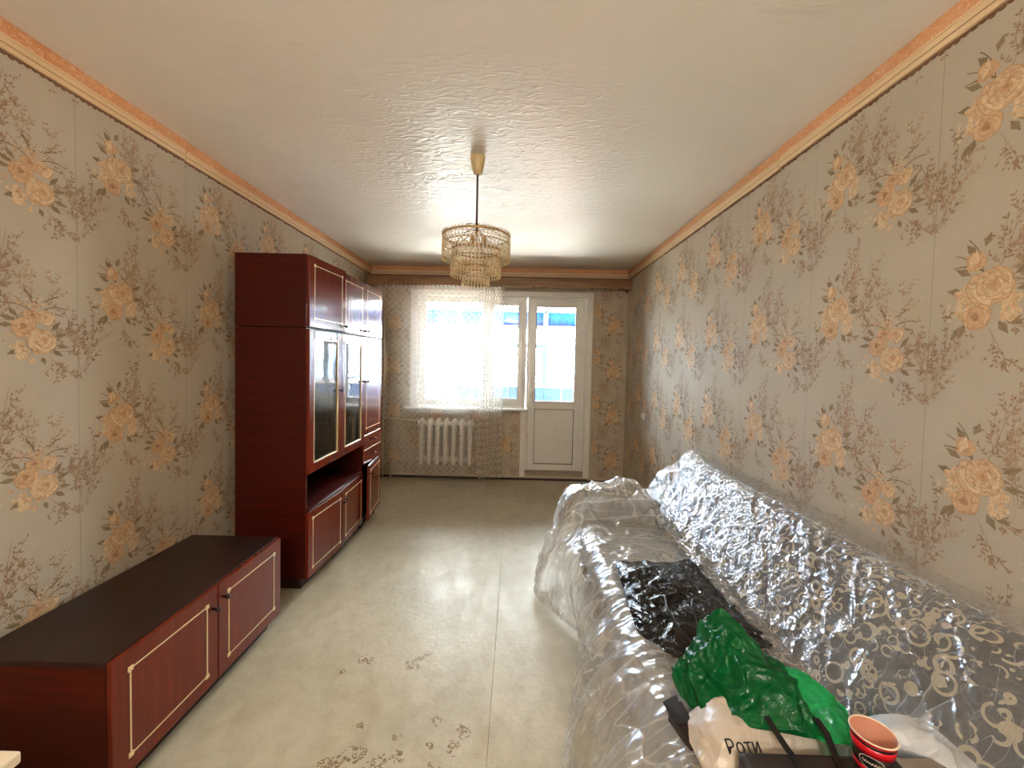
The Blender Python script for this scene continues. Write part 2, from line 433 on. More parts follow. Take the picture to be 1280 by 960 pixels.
def fabric_mat():
    n = NT('curl_fabric'); uv = n.coord('UV')
    dn = n.n('ShaderNodeTexNoise'); dn.inputs['Scale'].default_value = 14; n.l(uv, dn.inputs['Vector']); dn.inputs['Detail'].default_value = 1
    n_cut = lambda c: c+0.06
    def arcs(sc, off, rad, hw, cutoff):
        vm = n.n('ShaderNodeVectorMath', operation='MULTIPLY_ADD'); n.l(dn.outputs['Color'], vm.inputs[0]); vm.inputs[1].default_value = (0.012, 0.012, 0); n.l(n.map(uv, (1, 1, 1), (off, off*.7, 0)), vm.inputs[2])
        v = n.n('ShaderNodeTexVoronoi', feature='F1'); v.inputs['Scale'].default_value = sc; v.inputs['Randomness'].default_value = 0.8; n.l(vm.outputs[0], v.inputs['Vector'])
        ring = n.math('LESS_THAN', n.math('ABSOLUTE', n.math('SUBTRACT', v.outputs['Distance'], rad)), hw)
        return n.math('MULTIPLY', ring, n.math('GREATER_THAN', n.noise(n.map(uv, (1, 1, 1), (off*3, off, 0)), 26, 1), n_cut(cutoff)))
    big = n.math('GREATER_THAN', n.noise(n.map(uv, (1, 1, 1), (1.3, 5.1, 0)), 6, 1), 0.46)
    thick = n.math('MAXIMUM', n.math('MAXIMUM', arcs(14, 0.0, 0.38, 0.048, 0.30), arcs(15.5, 3.7, 0.36, 0.050, 0.40)), arcs(17, 8.1, 0.36, 0.05, 0.44))
    thin = n.math('MAXIMUM', arcs(21, 1.9, 0.38, 0.045, 0.32), arcs(24, 6.3, 0.36, 0.05, 0.40))
    m = n.math('ADD', n.math('MULTIPLY', thick, big), n.math('MULTIPLY', thin, n.math('SUBTRACT', 1.0, big)))
    w = n.noise(uv, 500, 2)
    dark = n.ramp(w, [(0.3, lin(58, 54, 50)), (0.7, lin(84, 78, 70))]); light = n.ramp(w, [(0.3, lin(152, 136, 108)), (0.7, lin(180, 164, 134))])
    return n.set(color=n.mix(m, dark, light), rough=0.85, sheen=0.2, normal=n.bump(m, 0.3, 0.003))
M_fabric = fabric_mat()

def crumple_mat(name, rgb, rough, sc, bump=0.8, trans=0.0, spec=0.5, typ='RIDGED_MULTIFRACTAL'):
    n = NT(name); co = n.coord()
    h = n.math('ADD', n.noise(co, sc, 4, 0.5, 1.0, typ), n.math('MULTIPLY', n.noise(co, sc*2.3, 3, 0.6, 1.2), 0.7))
    nb = n.bump(h, bump, 0.012)
    c = lin(*rgb)
    m = n.set(color=n.ramp(n.noise(co, 9, 3), [(0.3, tuple(x*0.8 for x in c[:3])+(1,)), (0.7, c)]), rough=rough, spec=spec, normal=nb)
    if trans:
        t = n.n('ShaderNodeBsdfTranslucent'); t.inputs[0].default_value = c; n.l(nb, t.inputs['Normal'])
        mx = n.n('ShaderNodeMixShader'); mx.inputs[0].default_value = trans
        n.l(n.b.outputs[0], mx.inputs[1]); n.l(t.outputs[0], mx.inputs[2]); n.l(mx.outputs[0], n.out.inputs[0])
    return m
M_blackbag = crumple_mat('black_polythene', (22, 20, 20), 0.13, 15, 0.8, spec=0.6)
M_green = crumple_mat('green_polythene', (8, 112, 54), 0.2, 14, 0.75, 0.35)
M_greenl = crumple_mat('green_polythene_thin_lit', (48, 216, 122), 0.2, 14, 0.6, 0.5)  # thin layer; window light through it is put into the brighter green
M_package = crumple_mat('white_packet_film', (214, 198, 178), 0.3, 12, 0.35)
M_whitebag = crumple_mat('white_polythene', (236, 236, 236), 0.3, 10, 0.35, 0.35)
M_tote = plain('dark_tote', (38, 26, 23), 0.55, 0.15, 60)
M_strap = plain('black_strap', (16, 14, 14), 0.5)
M_carton = plain('grey_carton', (128, 116, 104), 0.6, 0.12, 40)
M_ink = plain('black_print', (18, 16, 16), 0.5)

# ------------------------------------------------------------------ room shell
W, D, H, Y0 = 3.02, 4.69, 2.5, -2.2
b = MB()
b.box(-0.15, W+0.15, Y0-0.15, D+0.30, -0.15, -0.002)
floor = struct(b.build('floor', plain('floor_screed', (120, 108, 92), 0.8)))
SEAM = 1.652
MB().box(0.0, SEAM-0.0004, Y0, D, -0.002, 0.003).build('linoleum_sheet', M_floor, floor, bevel=0.0015)
MB().box(SEAM+0.0004, W, Y0, D, -0.002, 0.003).build('linoleum_sheet', M_floor, floor, bevel=0.0015)
struct(MB().box(-0.15, W+0.15, Y0-0.15, D+0.30, H, H+0.15).build('ceiling', M_ceil))
wall_left = struct(MB().box(-0.15, 0, Y0-0.15, D+0.30, 0, H).build('wall_left', M_wall_l))
wall_right = struct(MB().box(W, W+0.15, Y0-0.15, D+0.30, 0, H).build('wall_right', M_wall_r))
struct(MB().box(0, W, Y0-0.15, Y0, 0, H).build('wall_front', M_wall_f))
WX0, WX1, DX0, DX1, ZS, ZT, ZB = 0.55, 1.85, 1.85, 2.555, 0.86, 2.185, 0.06
b = MB()
b.box(0, WX0, D, D+0.3, 0, H).box(DX1, W, D, D+0.3, 0, H).box(WX0, DX1, D, D+0.3, ZT, H)
b.box(WX0, WX1, D, D+0.3, 0, ZS).box(DX0, DX1, D, D+0.3, 0, ZB)
wall_back = struct(b.build('wall_back', M_wall_b))

# ------------------------------------------------------------------ wallpaper print: flat printed bouquets, as coloured outlines on the paper
rnd = random.Random(7)
class Print:
    def __init__(s): s.p = []
    def poly(s, pts, col): s.p.append((pts, col))
def jit(c, a=0.06):
    k = 1+rnd.uniform(-a, a); return tuple(min(1, x*k) for x in c[:3])
P_CREAM = lin(227, 199, 159); P_PEACH = lin(218, 181, 141); P_ROSE = lin(218, 174, 132); P_DEEP = lin(186, 142, 104)
P_BROWN = lin(122, 95, 68); P_OLIVE = lin(144, 126, 94); P_TWIG = lin(160, 130, 102); P_PINK = lin(178, 150, 122); P_WHITE = lin(208, 192, 164)
def petal(cx, cz, ang, r0, r1, wd, n=7):
    ca, sa = math.cos(ang), math.sin(ang); pts = []
    prof = [(0, 0.25), (0.35, 0.8), (0.7, 1.0), (0.93, 0.72), (1.0, 0.25)]
    for t, w_ in prof: pts.append((r0+(r1-r0)*t, w_*wd))
    full = pts+[(a_, -b_) for a_, b_ in reversed(pts)]
    return [(cx+a_*ca-b_*sa, cz+a_*sa+b_*ca) for a_, b_ in full]
def rose(pr, cx, cz, r, light=0.0):
    n = 7; off = rnd.uniform(0, 6); ox, oz = rnd.uniform(-.12, .12)*r, rnd.uniform(.0, .18)*r
    for ring, (rr, cnt) in enumerate(((1.0, 6), (0.82, 5), (0.62, 5), (0.44, 4), (0.28, 3))):
        k0 = ring/4.0; qx, qz = cx+ox*k0, cz+oz*k0
        for k in range(cnt):
            a = off+ring*0.9+2*math.pi*k/cnt+rnd.uniform(-.28, .28)
            ro = r*rr*rnd.uniform(.80, 1.12)*(1.0 if math.sin(a) < .3 else .9)
            wd = ro*math.sin(math.pi/cnt)*rnd.uniform(1.15, 1.5)
            base = (P_PEACH, P_CREAM, P_PEACH, P_CREAM, P_ROSE)[ring] if light < .5 else (P_ROSE, P_PEACH, P_ROSE, P_PEACH, P_DEEP)[ring]
            sh = tuple(x*y for x, y in zip(base[:3], (.80, .74, .68)))
            pr.poly(petal(qx, qz, a, ro*0.1, ro*1.03, wd*1.05), jit(sh, .08))
            pr.poly(petal(qx, qz, a+rnd.uniform(-.05, .05), ro*0.2, ro*0.98, wd*0.93), jit(base, .09))
            pr.poly(petal(qx, qz, a+rnd.uniform(-.15, .15), ro*0.1, ro*rnd.uniform(.6, .85), wd*0.66), jit(tuple(x*y for x, y in zip(base[:3], (.93, .89, .84))), .05))
    pr.poly([(cx+ox+math.cos(t)*r*.09, cz+oz+math.sin(t)*r*.07) for t in np.arange(0, 6.28, 1.05)], P_DEEP[:3])
def blossom(pr, cx, cz, r, col=None):
    a0 = rnd.uniform(0, 6)
    for k in range(5):
        a = a0+k*1.257
        c = (cx+math.cos(a)*r*.55, cz+math.sin(a)*r*.55)
        pr.poly([(c[0]+math.cos(t)*r*.52, c[1]+math.sin(t)*r*.52) for t in (0, 1.05, 2.1, 3.14, 4.2, 5.24)], jit(col or P_CREAM, .14))
    pr.poly([(cx-r*.15, cz), (cx, cz-r*.15), (cx+r*.15, cz), (cx, cz+r*.15)], P_DEEP[:3])
def leaf(pr, x, z, ang, L, w_, col):
    ca, sa = math.cos(ang), math.sin(ang)
    pr.poly([(x+a_*ca-b_*sa, z+a_*sa+b_*ca) for a_, b_ in ((0, 0), (L*.45, w_), (L, 0), (L*.45, -w_))], jit(col, .15))
def stem(pr, pts, w_, col):
    for (a, c) in zip(pts[:-1], pts[1:]):
        dx, dz = c[0]-a[0], c[1]-a[1]; l_ = math.hypot(dx, dz) or 1
        nx, nz = -dz/l_*w_, dx/l_*w_
        pr.poly([(a[0]+nx, a[1]+nz), (a[0]-nx, a[1]-nz), (c[0]-nx, c[1]-nz), (c[0]+nx, c[1]+nz)], col[:3])
def curve(x, z, ang, L, bend, n=6):
    pts = [(x, z)]
    for k in range(n):
        ang += bend/n; x += math.cos(ang)*L/n; z += math.sin(ang)*L/n; pts.append((x, z))
    return pts
def sprig(pr, x, z, ang, L, spread, nb, col, wl=.0045, flowers=False):
    main = curve(x, z, ang, L, rnd.uniform(-.4, .4))
    stem(pr, main, .0007, col)
    for k in range(nb):
        t = rnd.uniform(.12, 1); i = min(int(t*6), 5); p = main[i]
        a = ang+rnd.choice((-1, 1))*rnd.uniform(.3, spread)
        tw = curve(p[0], p[1], a, L*rnd.uniform(.2, .5), rnd.uniform(-.6, .9)*(1 if a < ang else -1), 4)
        stem(pr, tw, .0005, col)
        for q in tw[1:]:
            for s_ in (1, -1):
                if rnd.random() < .72: leaf(pr, q[0], q[1], a+s_*rnd.uniform(.3, 1.0), rnd.uniform(.010, .019), wl*rnd.uniform(.5, .8), col)
        if flowers and rnd.random() < .6: blossom(pr, tw[-1][0], tw[-1][1], .006, P_WHITE)
def bouquet_a():
    p = Print()
    sprig(p, .03, .05, 1.35, .19, .8, 9, P_TWIG); sprig(p, .05, .04, 1.1, .16, .8, 6, P_PINK, flowers=True)
    sprig(p, .02, -.09, -1.1, .11, .9, 7, P_TWIG); sprig(p, .05, -.07, -.5, .08, .8, 4, P_TWIG)
    for k in range(5): stem(p, curve(.0, .07, 1.6+rnd.uniform(-.2, .9), rnd.uniform(.08, .13), rnd.uniform(.2, 1.2)), .0013, P_BROWN)
    for (x, z, a, L) in ((-.045, -.075, -2.2, .05), (-.04, -.07, -1.9, .045), (.05, -.06, -.5, .045), (.04, -.07, -1.0, .04), (-.03, .065, 2.6, .045), (-.05, .02, 2.9, .04),
                         (.07, .05, .5, .045), (.075, .01, .1, .04), (-.02, .12, 2.2, .04), (.0, .14, 1.2, .035), (-.055, -.04, 3.3, .045)):
        leaf(p, x, z, a, L*1.1, .011, P_OLIVE); stem(p, [(x, z), (x+math.cos(a)*L, z+math.sin(a)*L)], .0006, P_BROWN)
    for k in range(40):
        a = rnd.uniform(0, 6.28); r_ = rnd.uniform(.2, 1)
        blossom(p, -.045+math.cos(a)*.030*r_, -.012+math.sin(a)*.048*r_, .0075, P_PEACH if k % 3 else P_CREAM)
        blossom(p, .062+math.cos(a)*.028*r_, -.03+math.sin(a)*.045*r_, .0075, P_PEACH if k % 3 == 1 else P_CREAM)
    for k in range(10): blossom(p, rnd.uniform(-.085, -.06), rnd.uniform(-.06, .0), .006, P_WHITE)
    rose(p, .022, .028, .056); rose(p, -.012, -.055, .038, 1)
    rose(p, -.02, .105, .026, 1); leaf(p, -.03, .085, 1.3, .05, .014, P_CREAM)
    return p
def bouquet_b():
    p = Print()
    sprig(p, .0, .05, 1.9, .17, .9, 9, P_PINK); sprig(p, .02, .06, 1.1, .16, .8, 7, P_PINK, flowers=True)
    sprig(p, -.03, .05, 2.4, .12, .8, 6, P_TWIG); sprig(p, .05, .0, .5, .10, .8, 6, P_TWIG)
    sprig(p, .04, -.07, -.9, .13, .9, 9, P_TWIG); sprig(p, .03, -.06, .2, .1, .7, 4, P_TWIG, flowers=True)
    for k in range(8): stem(p, curve(.005, .07, 1.6+rnd.uniform(-.5, .5), rnd.uniform(.07, .12), rnd.choice((-1, 1))*rnd.uniform(.2, 1.6)), .0015, P_BROWN)
    for k in range(3): stem(p, curve(.02, .07, .8+rnd.uniform(-.3, .3), rnd.uniform(.05, .08), -rnd.uniform(.6, 1.4)), .0012, P_BROWN)
    for (x, z, a, L) in ((-.055, .05, 2.8, .05), (-.06, .035, 3.2, .05), (.06, .0, .3, .045), (.065, -.03, -.2, .045), (.055, -.05, -.6, .04), (-.05, -.05, -2.6, .035), (.02, -.075, -1.2, .03), (.05, .02, .9, .05), (-.05, .065, 2.3, .04)):
        leaf(p, x, z, a, L, .009, P_OLIVE); stem(p, [(x, z), (x+math.cos(a)*L, z+math.sin(a)*L)], .0006, P_BROWN)
    for k in range(34): blossom(p, .008+rnd.gauss(0, .022), .105+rnd.gauss(0, .022), .0062, P_WHITE if k % 2 else P_PEACH)
    for k in range(36): blossom(p, -.035+rnd.gauss(0, .018), -.052+rnd.gauss(0, .018), .0072, P_PEACH if k % 2 else P_CREAM)
    for k in range(7): blossom(p, -.1+rnd.gauss(0, .012), -.02+rnd.gauss(0, .015), .007, P_WHITE)
    rose(p, .03, .068, .03); rose(p, -.01, .07, .024, 1); rose(p, -.034, .03, .034, 1); rose(p, .024, -.018, .047)
    return p
def shrub(seed):
    p = Print()
    for k in range(5): sprig(p, rnd.uniform(-.02, .02), -.1, 1.57+rnd.uniform(-.45, .45), rnd.uniform(.14, .24), .8, 7, P_PINK if k % 2 else P_TWIG)
    return p
PA, PB, PS, PT = bouquet_a(), bouquet_b(), shrub(1), shrub(2)
def lay_print(name, parent, mapf, cells, inside):
    V = []; Fc = []; C = []
    for (pr, u, z) in cells:
        if not (inside(u, z) or inside(u+.12, z) or inside(u-.12, z) or inside(u, z+.15) or inside(u, z-.15)): continue
        for k, (pts, col) in enumerate(pr.p):
            q = [(u+a, z+c) for a, c in pts]
            if not all(inside(*t) for t in q): continue
            off = 0.0004+k*2.2e-6; o = len(V)
            V += [mapf(a, c, off) for a, c in q]; Fc.append(tuple(range(o, o+len(q)))); C += [(*col[:3], 1.0)]*len(q)
    me = bpy.data.meshes.new(name); me.from_pydata(V, [], Fc); me.materials.append(M_print)
    ca = me.color_attributes.new('Col', 'FLOAT_COLOR', 'POINT'); ca.data.foreach_set('color', np.array(C, dtype=np.float32).ravel())
    ob = bpy.data.objects.new(name, me); COL.objects.link(ob); ob.parent = parent; ob['kind'] = 'stuff'
    return ob
def cells(ua, ub, z_a, z_b, n0, n1, pu=.517, du=+1):
    out = []
    for i in range(n0, n1):
        for k in range(-1, 6):
            out += [(PA, ua+i*pu, z_a-.527*k), (PB, ub+i*pu, z_b-.533*k)]
            out += [(PS, (ua+ub)/2+i*pu+.01, z_a-.527*k-.20), (PT, ub+i*pu-.12, z_b-.533*k-.30)]
    return out
# left wall: u = y ; right wall: u = -y ; back wall: u = x
lay_print('wallpaper_print', wall_left, lambda u, z, o: (o, u, z), cells(1.700, 1.408, 2.165, 1.995, -4, 7), lambda u, z: -1.0 < u < D-.01 and 0.01 < z < 2.38)
lay_print('wallpaper_print', wall_right, lambda u, z, o: (W-o, -u, z), cells(-1.128, -1.408, 2.145, 1.995, -7, 5), lambda u, z: -D+.01 < u < 1.0 and 0.01 < z < 2.38)
def in_back(u, z):
    if not (0.01 < u < W-.01 and .05 < z < 2.38): return False
    return not (.47 < u < 2.63 and z > .83) and not (1.78 < u < 2.63)
lay_print('wallpaper_print', wall_back, lambda u, z, o: (u, D-o, z), cells(2.86, 2.65, 1.84, 2.0, -6, 2), in_back)

# ------------------------------------------------------------------ crown border (thin flat cornice with printed bands)
def crown(name, seg):
    """seg: list of (map(u, off, z) , u0, u1, dz)"""
    root = setting(name)
    for (mp, u0, u1, dz) in seg:
        def bar(z0, z1, t):
            m = MB().box(u0, u1, 0, t, z0+dz, z1+dz); m.xf = lambda v: mp(v[0], v[1], v[2]); return m
        bar(2.450, 2.499, .014).build('upper_band', M_orange, root)
        bar(2.443, 2.450, .016).build('bead', M_cream, root)
        bar(2.424, 2.443, .012).build('lower_band', M_cream, root)
        bar(2.420, 2.424, .009).build('groove', M_creamdark, root)
        bar(2.402, 2.420, .012).build('lower_band', M_cream, root)
        m = MB(); n = int((u1-u0)/.022); step = (u1-u0)/n; vs_ = []; fs_ = []
        rr = random.Random(3)
        for i in range(n):
            ua = u0+i*step; dep = rr.uniform(.007, .014)
            pts = [(ua, 2.404)]+[(ua+step*(.5-.5*math.cos(t)), 2.400-dep*math.sin(t)) for t in np.linspace(0, math.pi, 6)]+[(ua+step, 2.404)]
            o = len(vs_); k = len(pts)
            vs_ += [(a, 0.0, c+dz) for a, c in pts]+[(a, .003, c+dz) for a, c in pts]
            fs_ += [tuple(o+j for j in range(k)), tuple(o+k+j for j in reversed(range(k)))]+[(o+j, o+k+j, o+k+(j+1) % k, o+(j+1) % k) for j in range(k)]
        m.add(vs_, fs_); m.xf = lambda v: mp(v[0], v[1], v[2])
        m.build('scalloped_edge', M_scallop, root)
    return root
lm = lambda u, o, z: (o, u, z); rm = lambda u, o, z: (W-o, u, z); bm_ = lambda u, o, z: (u, D-o, z)
crown('trim_1', [(lm, Y0+.02, 2.050, 0.0), (lm, 2.054, D-.016, -.004)])
crown('trim_2', [(rm, Y0+.02, 2.018, 0.0), (rm, 2.022, D-.016, -.007)])
crown('trim_3', [(bm_, .016, W-.016, 0.0)])
struct(MB().box(0.0, DX1+.05, D-.008, D, 0.003, .028).box(DX1+.05, W, D-.008, D, .003, .018).build('gap_strip_back', M_gap))  # dark strip drawn for the dirty gap at the wall foot; no baseboard there

# ------------------------------------------------------------------ window, balcony door, casing
cas = setting('trim_4')
MB().box(.478, WX0+.012, D-.014, D, ZS+.005, 2.225).build('casing_left', M_casing, cas, .003)
MB().box(.478, 2.612, D-.016, D, ZT-.012, 2.230).build('casing_head', M_casing, cas, .003)
MB().box(DX1-.012, 2.612, D-.014, D, .045, ZT).build('casing_right', M_casing, cas, .003)
MB().box(1.792, WX1, D-.014, D, .045, ZS-.03).build('casing_post', M_casing, cas, .003)
MB().box(WX0, WX0+.006, D, D+.11, ZS, ZT).build('reveal_left', M_white_pvc, cas)
MB().box(DX1-.006, DX1, D, D+.11, ZB, ZT).build('reveal_right', M_white_pvc, cas)
MB().box(WX0, DX1, D, D+.11, ZT-.006, ZT).build('reveal_head', M_white_pvc, cas)
MB().box(1.842, 1.852, D-.01, D+.13, ZB, ZS).build('reveal_post', M_white_pvc, cas)
FY = D+.11
def frame(x0, x1, z0, z1, w_, y0, y1):
    m = MB(); m.box(x0, x0+w_, y0, y1, z0, z1); m.box(x1-w_, x1, y0, y1, z0, z1)
    m.box(x0+w_, x1-w_, y0, y1, z0, z0+w_); m.box(x0+w_, x1-w_, y0, y1, z1-w_, z1); return m
win = setting('window_1', (1.2, FY, ZS))
frame(WX0+.006, 1.845, ZS, ZT-.006, .055, FY, FY+.06).build('window_frame', M_white_pvc, win, .004)
MB().box(1.335, 1.405, FY, FY+.06, ZS+.055, ZT-.06).build('mullion', M_white_pvc, win, .004)
s1 = frame(WX0+.05, 1.345, ZS+.045, ZT-.05, .03, FY-.005, FY+.05).build('sash', M_white_pvc, win, .004)
MB().box(WX0+.08, 1.315, FY+.018, FY+.026, ZS+.075, ZT-.08).build('pane', M_glass, s1)
s2 = frame(1.395, 1.80, ZS+.045, ZT-.05, .055, FY-.02, FY+.05).build('sash', M_white_pvc, win, .005)
MB().box(1.45, 1.745, FY+.012, FY+.02, ZS+.10, ZT-.105).build('pane', M_glass, s2)
frame(1.448, 1.747, ZS+.098, ZT-.103, .006, FY-.022, FY+.0).build('gasket', M_gasket, s2)
MB().box(.44, 1.868, 4.555, FY+.01, .838, .866).build('window_sill', M_white_pvc, win, .008, seg=3)
door = setting('door_1', (2.19, FY, ZB))
fr_ = MB(); fr_.box(1.852, 1.905, FY, FY+.06, ZB, ZT-.006).box(2.497, DX1-.006, FY, FY+.06, ZB, ZT-.006).box(1.905, 2.497, FY, FY+.06, ZT-.055, ZT-.006)
fr_.build('door_frame', M_white_pvc, door, .004)
dx0, dx1, dz0, dz1 = 1.880, 2.508, .098, 2.152
leafm = MB()
leafm.box(dx0, dx0+.078, FY-.025, FY+.05, dz0, dz1).box(dx1-.078, dx1, FY-.025, FY+.05, dz0, dz1)
leafm.box(dx0+.078, dx1-.078, FY-.025, FY+.05, dz0, dz0+.08).box(dx0+.078, dx1-.078, FY-.025, FY+.05, dz1-.082, dz1).box(dx0+.078, dx1-.078, FY-.025, FY+.05, .845, .935)
leaf_o = leafm.build('door_leaf', M_white_pvc, door, .005)
MB().box(dx0+.078, dx1-.078, FY+.01, FY+.02, .935, dz1-.082).build('pane', M_glass, leaf_o)
frame(dx0+.076, dx1-.076, .933, dz1-.080, .006, FY-.028, FY+.0).build('gasket', M_gasket, leaf_o)
MB().box(dx0+.078, dx1-.078, FY-.008, FY+.02, dz0+.08, .845).build('lower_panel', M_white_pvc, leaf_o)
frame(dx0+.077, dx1-.077, dz0+.079, .846, .005, FY-.027, FY-.006).build('gasket', M_gasket, leaf_o)
hd = MB(); hd.box(1.902, 1.930, FY-.033, FY-.025, .985, 1.055); hd.tube([(1.916, FY-.03, 1.035), (1.916, FY-.065, 1.035), (1.922, FY-.07, 1.02), (1.928, FY-.068, .93)], [.008, .008, .009, .007], 8)
hd.build('door_handle', plain('handle_metal', (196, 190, 182), .3), leaf_o)
MB().box(1.853, DX1-.006, D+.002, FY+.08, ZB-.005, ZB+.032).build('threshold', M_threshold, door, .003)
zz = MB(); pts = []
for i in range(31):
    pts.append((1.87+i*.0205, FY-.03, .093+(.012 if i % 2 else 0)))
zz.tube(pts, .004, 5); zz.build('foam_strip', plain('foam_edge', (186, 150, 120), .8), door)

# ------------------------------------------------------------------ balcony and the world outside
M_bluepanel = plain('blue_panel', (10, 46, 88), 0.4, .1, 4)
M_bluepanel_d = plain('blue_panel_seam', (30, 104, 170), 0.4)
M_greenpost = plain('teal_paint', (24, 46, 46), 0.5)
M_greyroof = plain('slate_roof', (150, 150, 148), 0.7)
M_housewall = plain('white_stucco', (226, 222, 212), 0.8)
M_yellow = plain('cream_cornice', (222, 198, 150), 0.8)
M_ground = plain('pale_yard', (206, 202, 194), 0.9, .15, .5)
M_bark = plain('bark', (44, 36, 32), 0.9)
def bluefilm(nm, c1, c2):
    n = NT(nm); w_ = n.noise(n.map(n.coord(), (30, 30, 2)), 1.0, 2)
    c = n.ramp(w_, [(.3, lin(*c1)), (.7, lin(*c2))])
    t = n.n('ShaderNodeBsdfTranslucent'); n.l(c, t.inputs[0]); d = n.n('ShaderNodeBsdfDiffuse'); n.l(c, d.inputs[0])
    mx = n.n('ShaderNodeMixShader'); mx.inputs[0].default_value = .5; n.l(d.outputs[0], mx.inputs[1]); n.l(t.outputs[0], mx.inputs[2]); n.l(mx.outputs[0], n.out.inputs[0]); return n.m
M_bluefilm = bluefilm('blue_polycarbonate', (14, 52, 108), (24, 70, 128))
M_roofsheet = bluefilm('grey_fibreglass', (90, 88, 84), (120, 116, 110))
struct(MB().box(-.6, 3.6, D+.3, 6.05, -.14, -.02).build('floor_balcony', plain('balcony_concrete', (150, 146, 138), .9)))
struct(MB().box(-30, 30, 6.2, 60, -3.4, -3.2).build('ground', M_ground))
BY = 5.95
par = thing('balcony_railing', (1.5, BY, 0), 'blue panelled balcony railing with teal posts seen through the window', 'railing')
xs = np.arange(-.55, 3.5, .27)
for x in xs:
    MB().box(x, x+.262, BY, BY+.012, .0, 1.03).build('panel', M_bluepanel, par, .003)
MB().box(-.58, 3.55, BY-.012, BY+.045, 1.03, 1.052).build('handrail', M_white_pvc, par)
for x in (.86, 2.155, -.42, 3.4):
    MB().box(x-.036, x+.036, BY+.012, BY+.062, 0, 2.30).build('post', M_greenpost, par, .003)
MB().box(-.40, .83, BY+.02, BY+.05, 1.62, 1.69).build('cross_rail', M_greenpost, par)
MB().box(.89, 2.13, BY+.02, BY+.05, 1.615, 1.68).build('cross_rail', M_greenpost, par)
MB().box(-.58, 3.55, BY+.02, BY+.055, 1.90, 1.955).build('cross_rail', plain('rusty_paint', (66, 44, 38), .6), par)
can = thing('balcony_canopy', (1.5, BY, 1.94), 'blue scalloped plastic awning strip under a wavy slate canopy', 'awning')
m = MB(); nn = 160; P = np.zeros((nn, 2, 3))
for i in range(nn):
    x = -.6+4.15*i/(nn-1); P[i, 0] = (x, BY+.075+.006*math.sin(x*70), 1.935-.03*abs(math.sin(x*16))); P[i, 1] = (x, BY+.075+.006*math.sin(x*70), 2.16)
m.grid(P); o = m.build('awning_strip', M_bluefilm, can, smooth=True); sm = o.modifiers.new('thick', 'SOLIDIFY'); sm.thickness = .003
m = MB(); P = np.zeros((200, 2, 3))
for i in range(200):
    x = -.6+4.15*i/199; P[i, 0] = (x, BY+.20, 2.20+.022*math.sin(x*42)); P[i, 1] = (x, BY+.05, 2.25+.022*math.sin(x*42))
m.grid(P); o = m.build('corrugated_sheet', M_roofsheet, can, smooth=True); sm = o.modifiers.new('thick', 'SOLIDIFY'); sm.thickness = .006
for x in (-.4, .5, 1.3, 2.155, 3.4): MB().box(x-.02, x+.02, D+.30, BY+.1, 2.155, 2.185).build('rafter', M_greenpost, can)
hs = thing('neighbour_house', (-3, 15, -3.2), 'white stucco house across the yard seen through the lace curtain', 'house')
MB().box(-9, .6, 15, 22, -3.2, 2.5).build('wall', M_housewall, hs)
MB().box(-9.2, .8, 14.8, 15, 2.0, 2.25).build('cornice', M_yellow, hs); MB().box(-9.2, .8, 14.8, 15, 2.4, 2.6).build('cornice', M_yellow, hs)
MB().add([(-9.4, 14.5, 2.5), (1.0, 14.5, 2.5), (1.0, 22.5, 2.5), (-9.4, 22.5, 2.5), (-9.4, 18.5, 4.8), (1.0, 18.5, 4.8)], [(0, 1, 5, 4), (2, 3, 4, 5), (1, 2, 5), (3, 0, 4), (0, 3, 2, 1)]).build('roof', plain('blue_roof', (90, 140, 190), .6), hs)
for x in (-7.6, -5.4, -3.2, -1.2):
    w_ = MB().box(x, x+1.0, 14.96, 15.0, -.4, 1.2).build('window', plain('house_window', (150, 165, 175), .2), hs)
h2 = thing('brick_shed', (7, 19, -3.2), 'pinkish brick house far off behind the bare tree', 'house')
MB().box(3.2, 11, 19, 25, -3.2, .4).build('wall', plain('pink_brick', (200, 160, 150), .9), h2)
MB().add([(3.0, 18.7, .4), (11.2, 18.7, .4), (11.2, 25, .4), (3, 25, .4), (3, 21.8, 2.0), (11.2, 21.8, 2.0)], [(0, 1, 5, 4), (2, 3, 4, 5), (1, 2, 5), (3, 0, 4), (0, 3, 2, 1)]).build('roof', plain('blue_grey_roof', (120, 150, 190), .7), h2)
def tree(x, y, hgt, seed, label):
    rr = random.Random(seed); t = thing('bare_tree', (x, y, -3.2), label, 'tree')
    tr = MB(); tr.tube([(x, y, -3.2), (x+.05, y, -1.2), (x-.04, y, .4), (x+.1, y, 1.6)], [.16, .13, .1, .06], 8); tr.build('trunk', M_bark, t, smooth=True)
    br = MB()
    def grow(p, d, L, r, k):
        pts = [p]; q = p
        for i in range(4):
            d = (d+Vector((rr.uniform(-.3, .3), rr.uniform(-.3, .3), rr.uniform(-.15, .25)))).normalized(); q = q+d*L/4; pts.append(q)
        br.tube(pts, [r, r*.85, r*.7, r*.55, r*.4], 5)
        if k:
            for j in range(4):
                s_ = pts[rr.randint(1, 4)]; grow(s_, (d+Vector((rr.uniform(-1, 1), rr.uniform(-1, 1), rr.uniform(-.2, .8)))).normalized(), L*.62, r*.5, k-1)
    for j in range(8): grow(Vector((x, y, rr.uniform(-.8, 1.5))), Vector((rr.uniform(-1, 1), rr.uniform(-.6, .6), rr.uniform(.1, .9))).normalized(), 1.7, .045, 2)
    br.build('branches', M_bark, t)
tree(4.3, 11.5, 5, 4, 'bare tree with thin branches outside the balcony door')
tree(1.2, 26.5, 5, 9, 'bare tree standing farther back between the two houses')

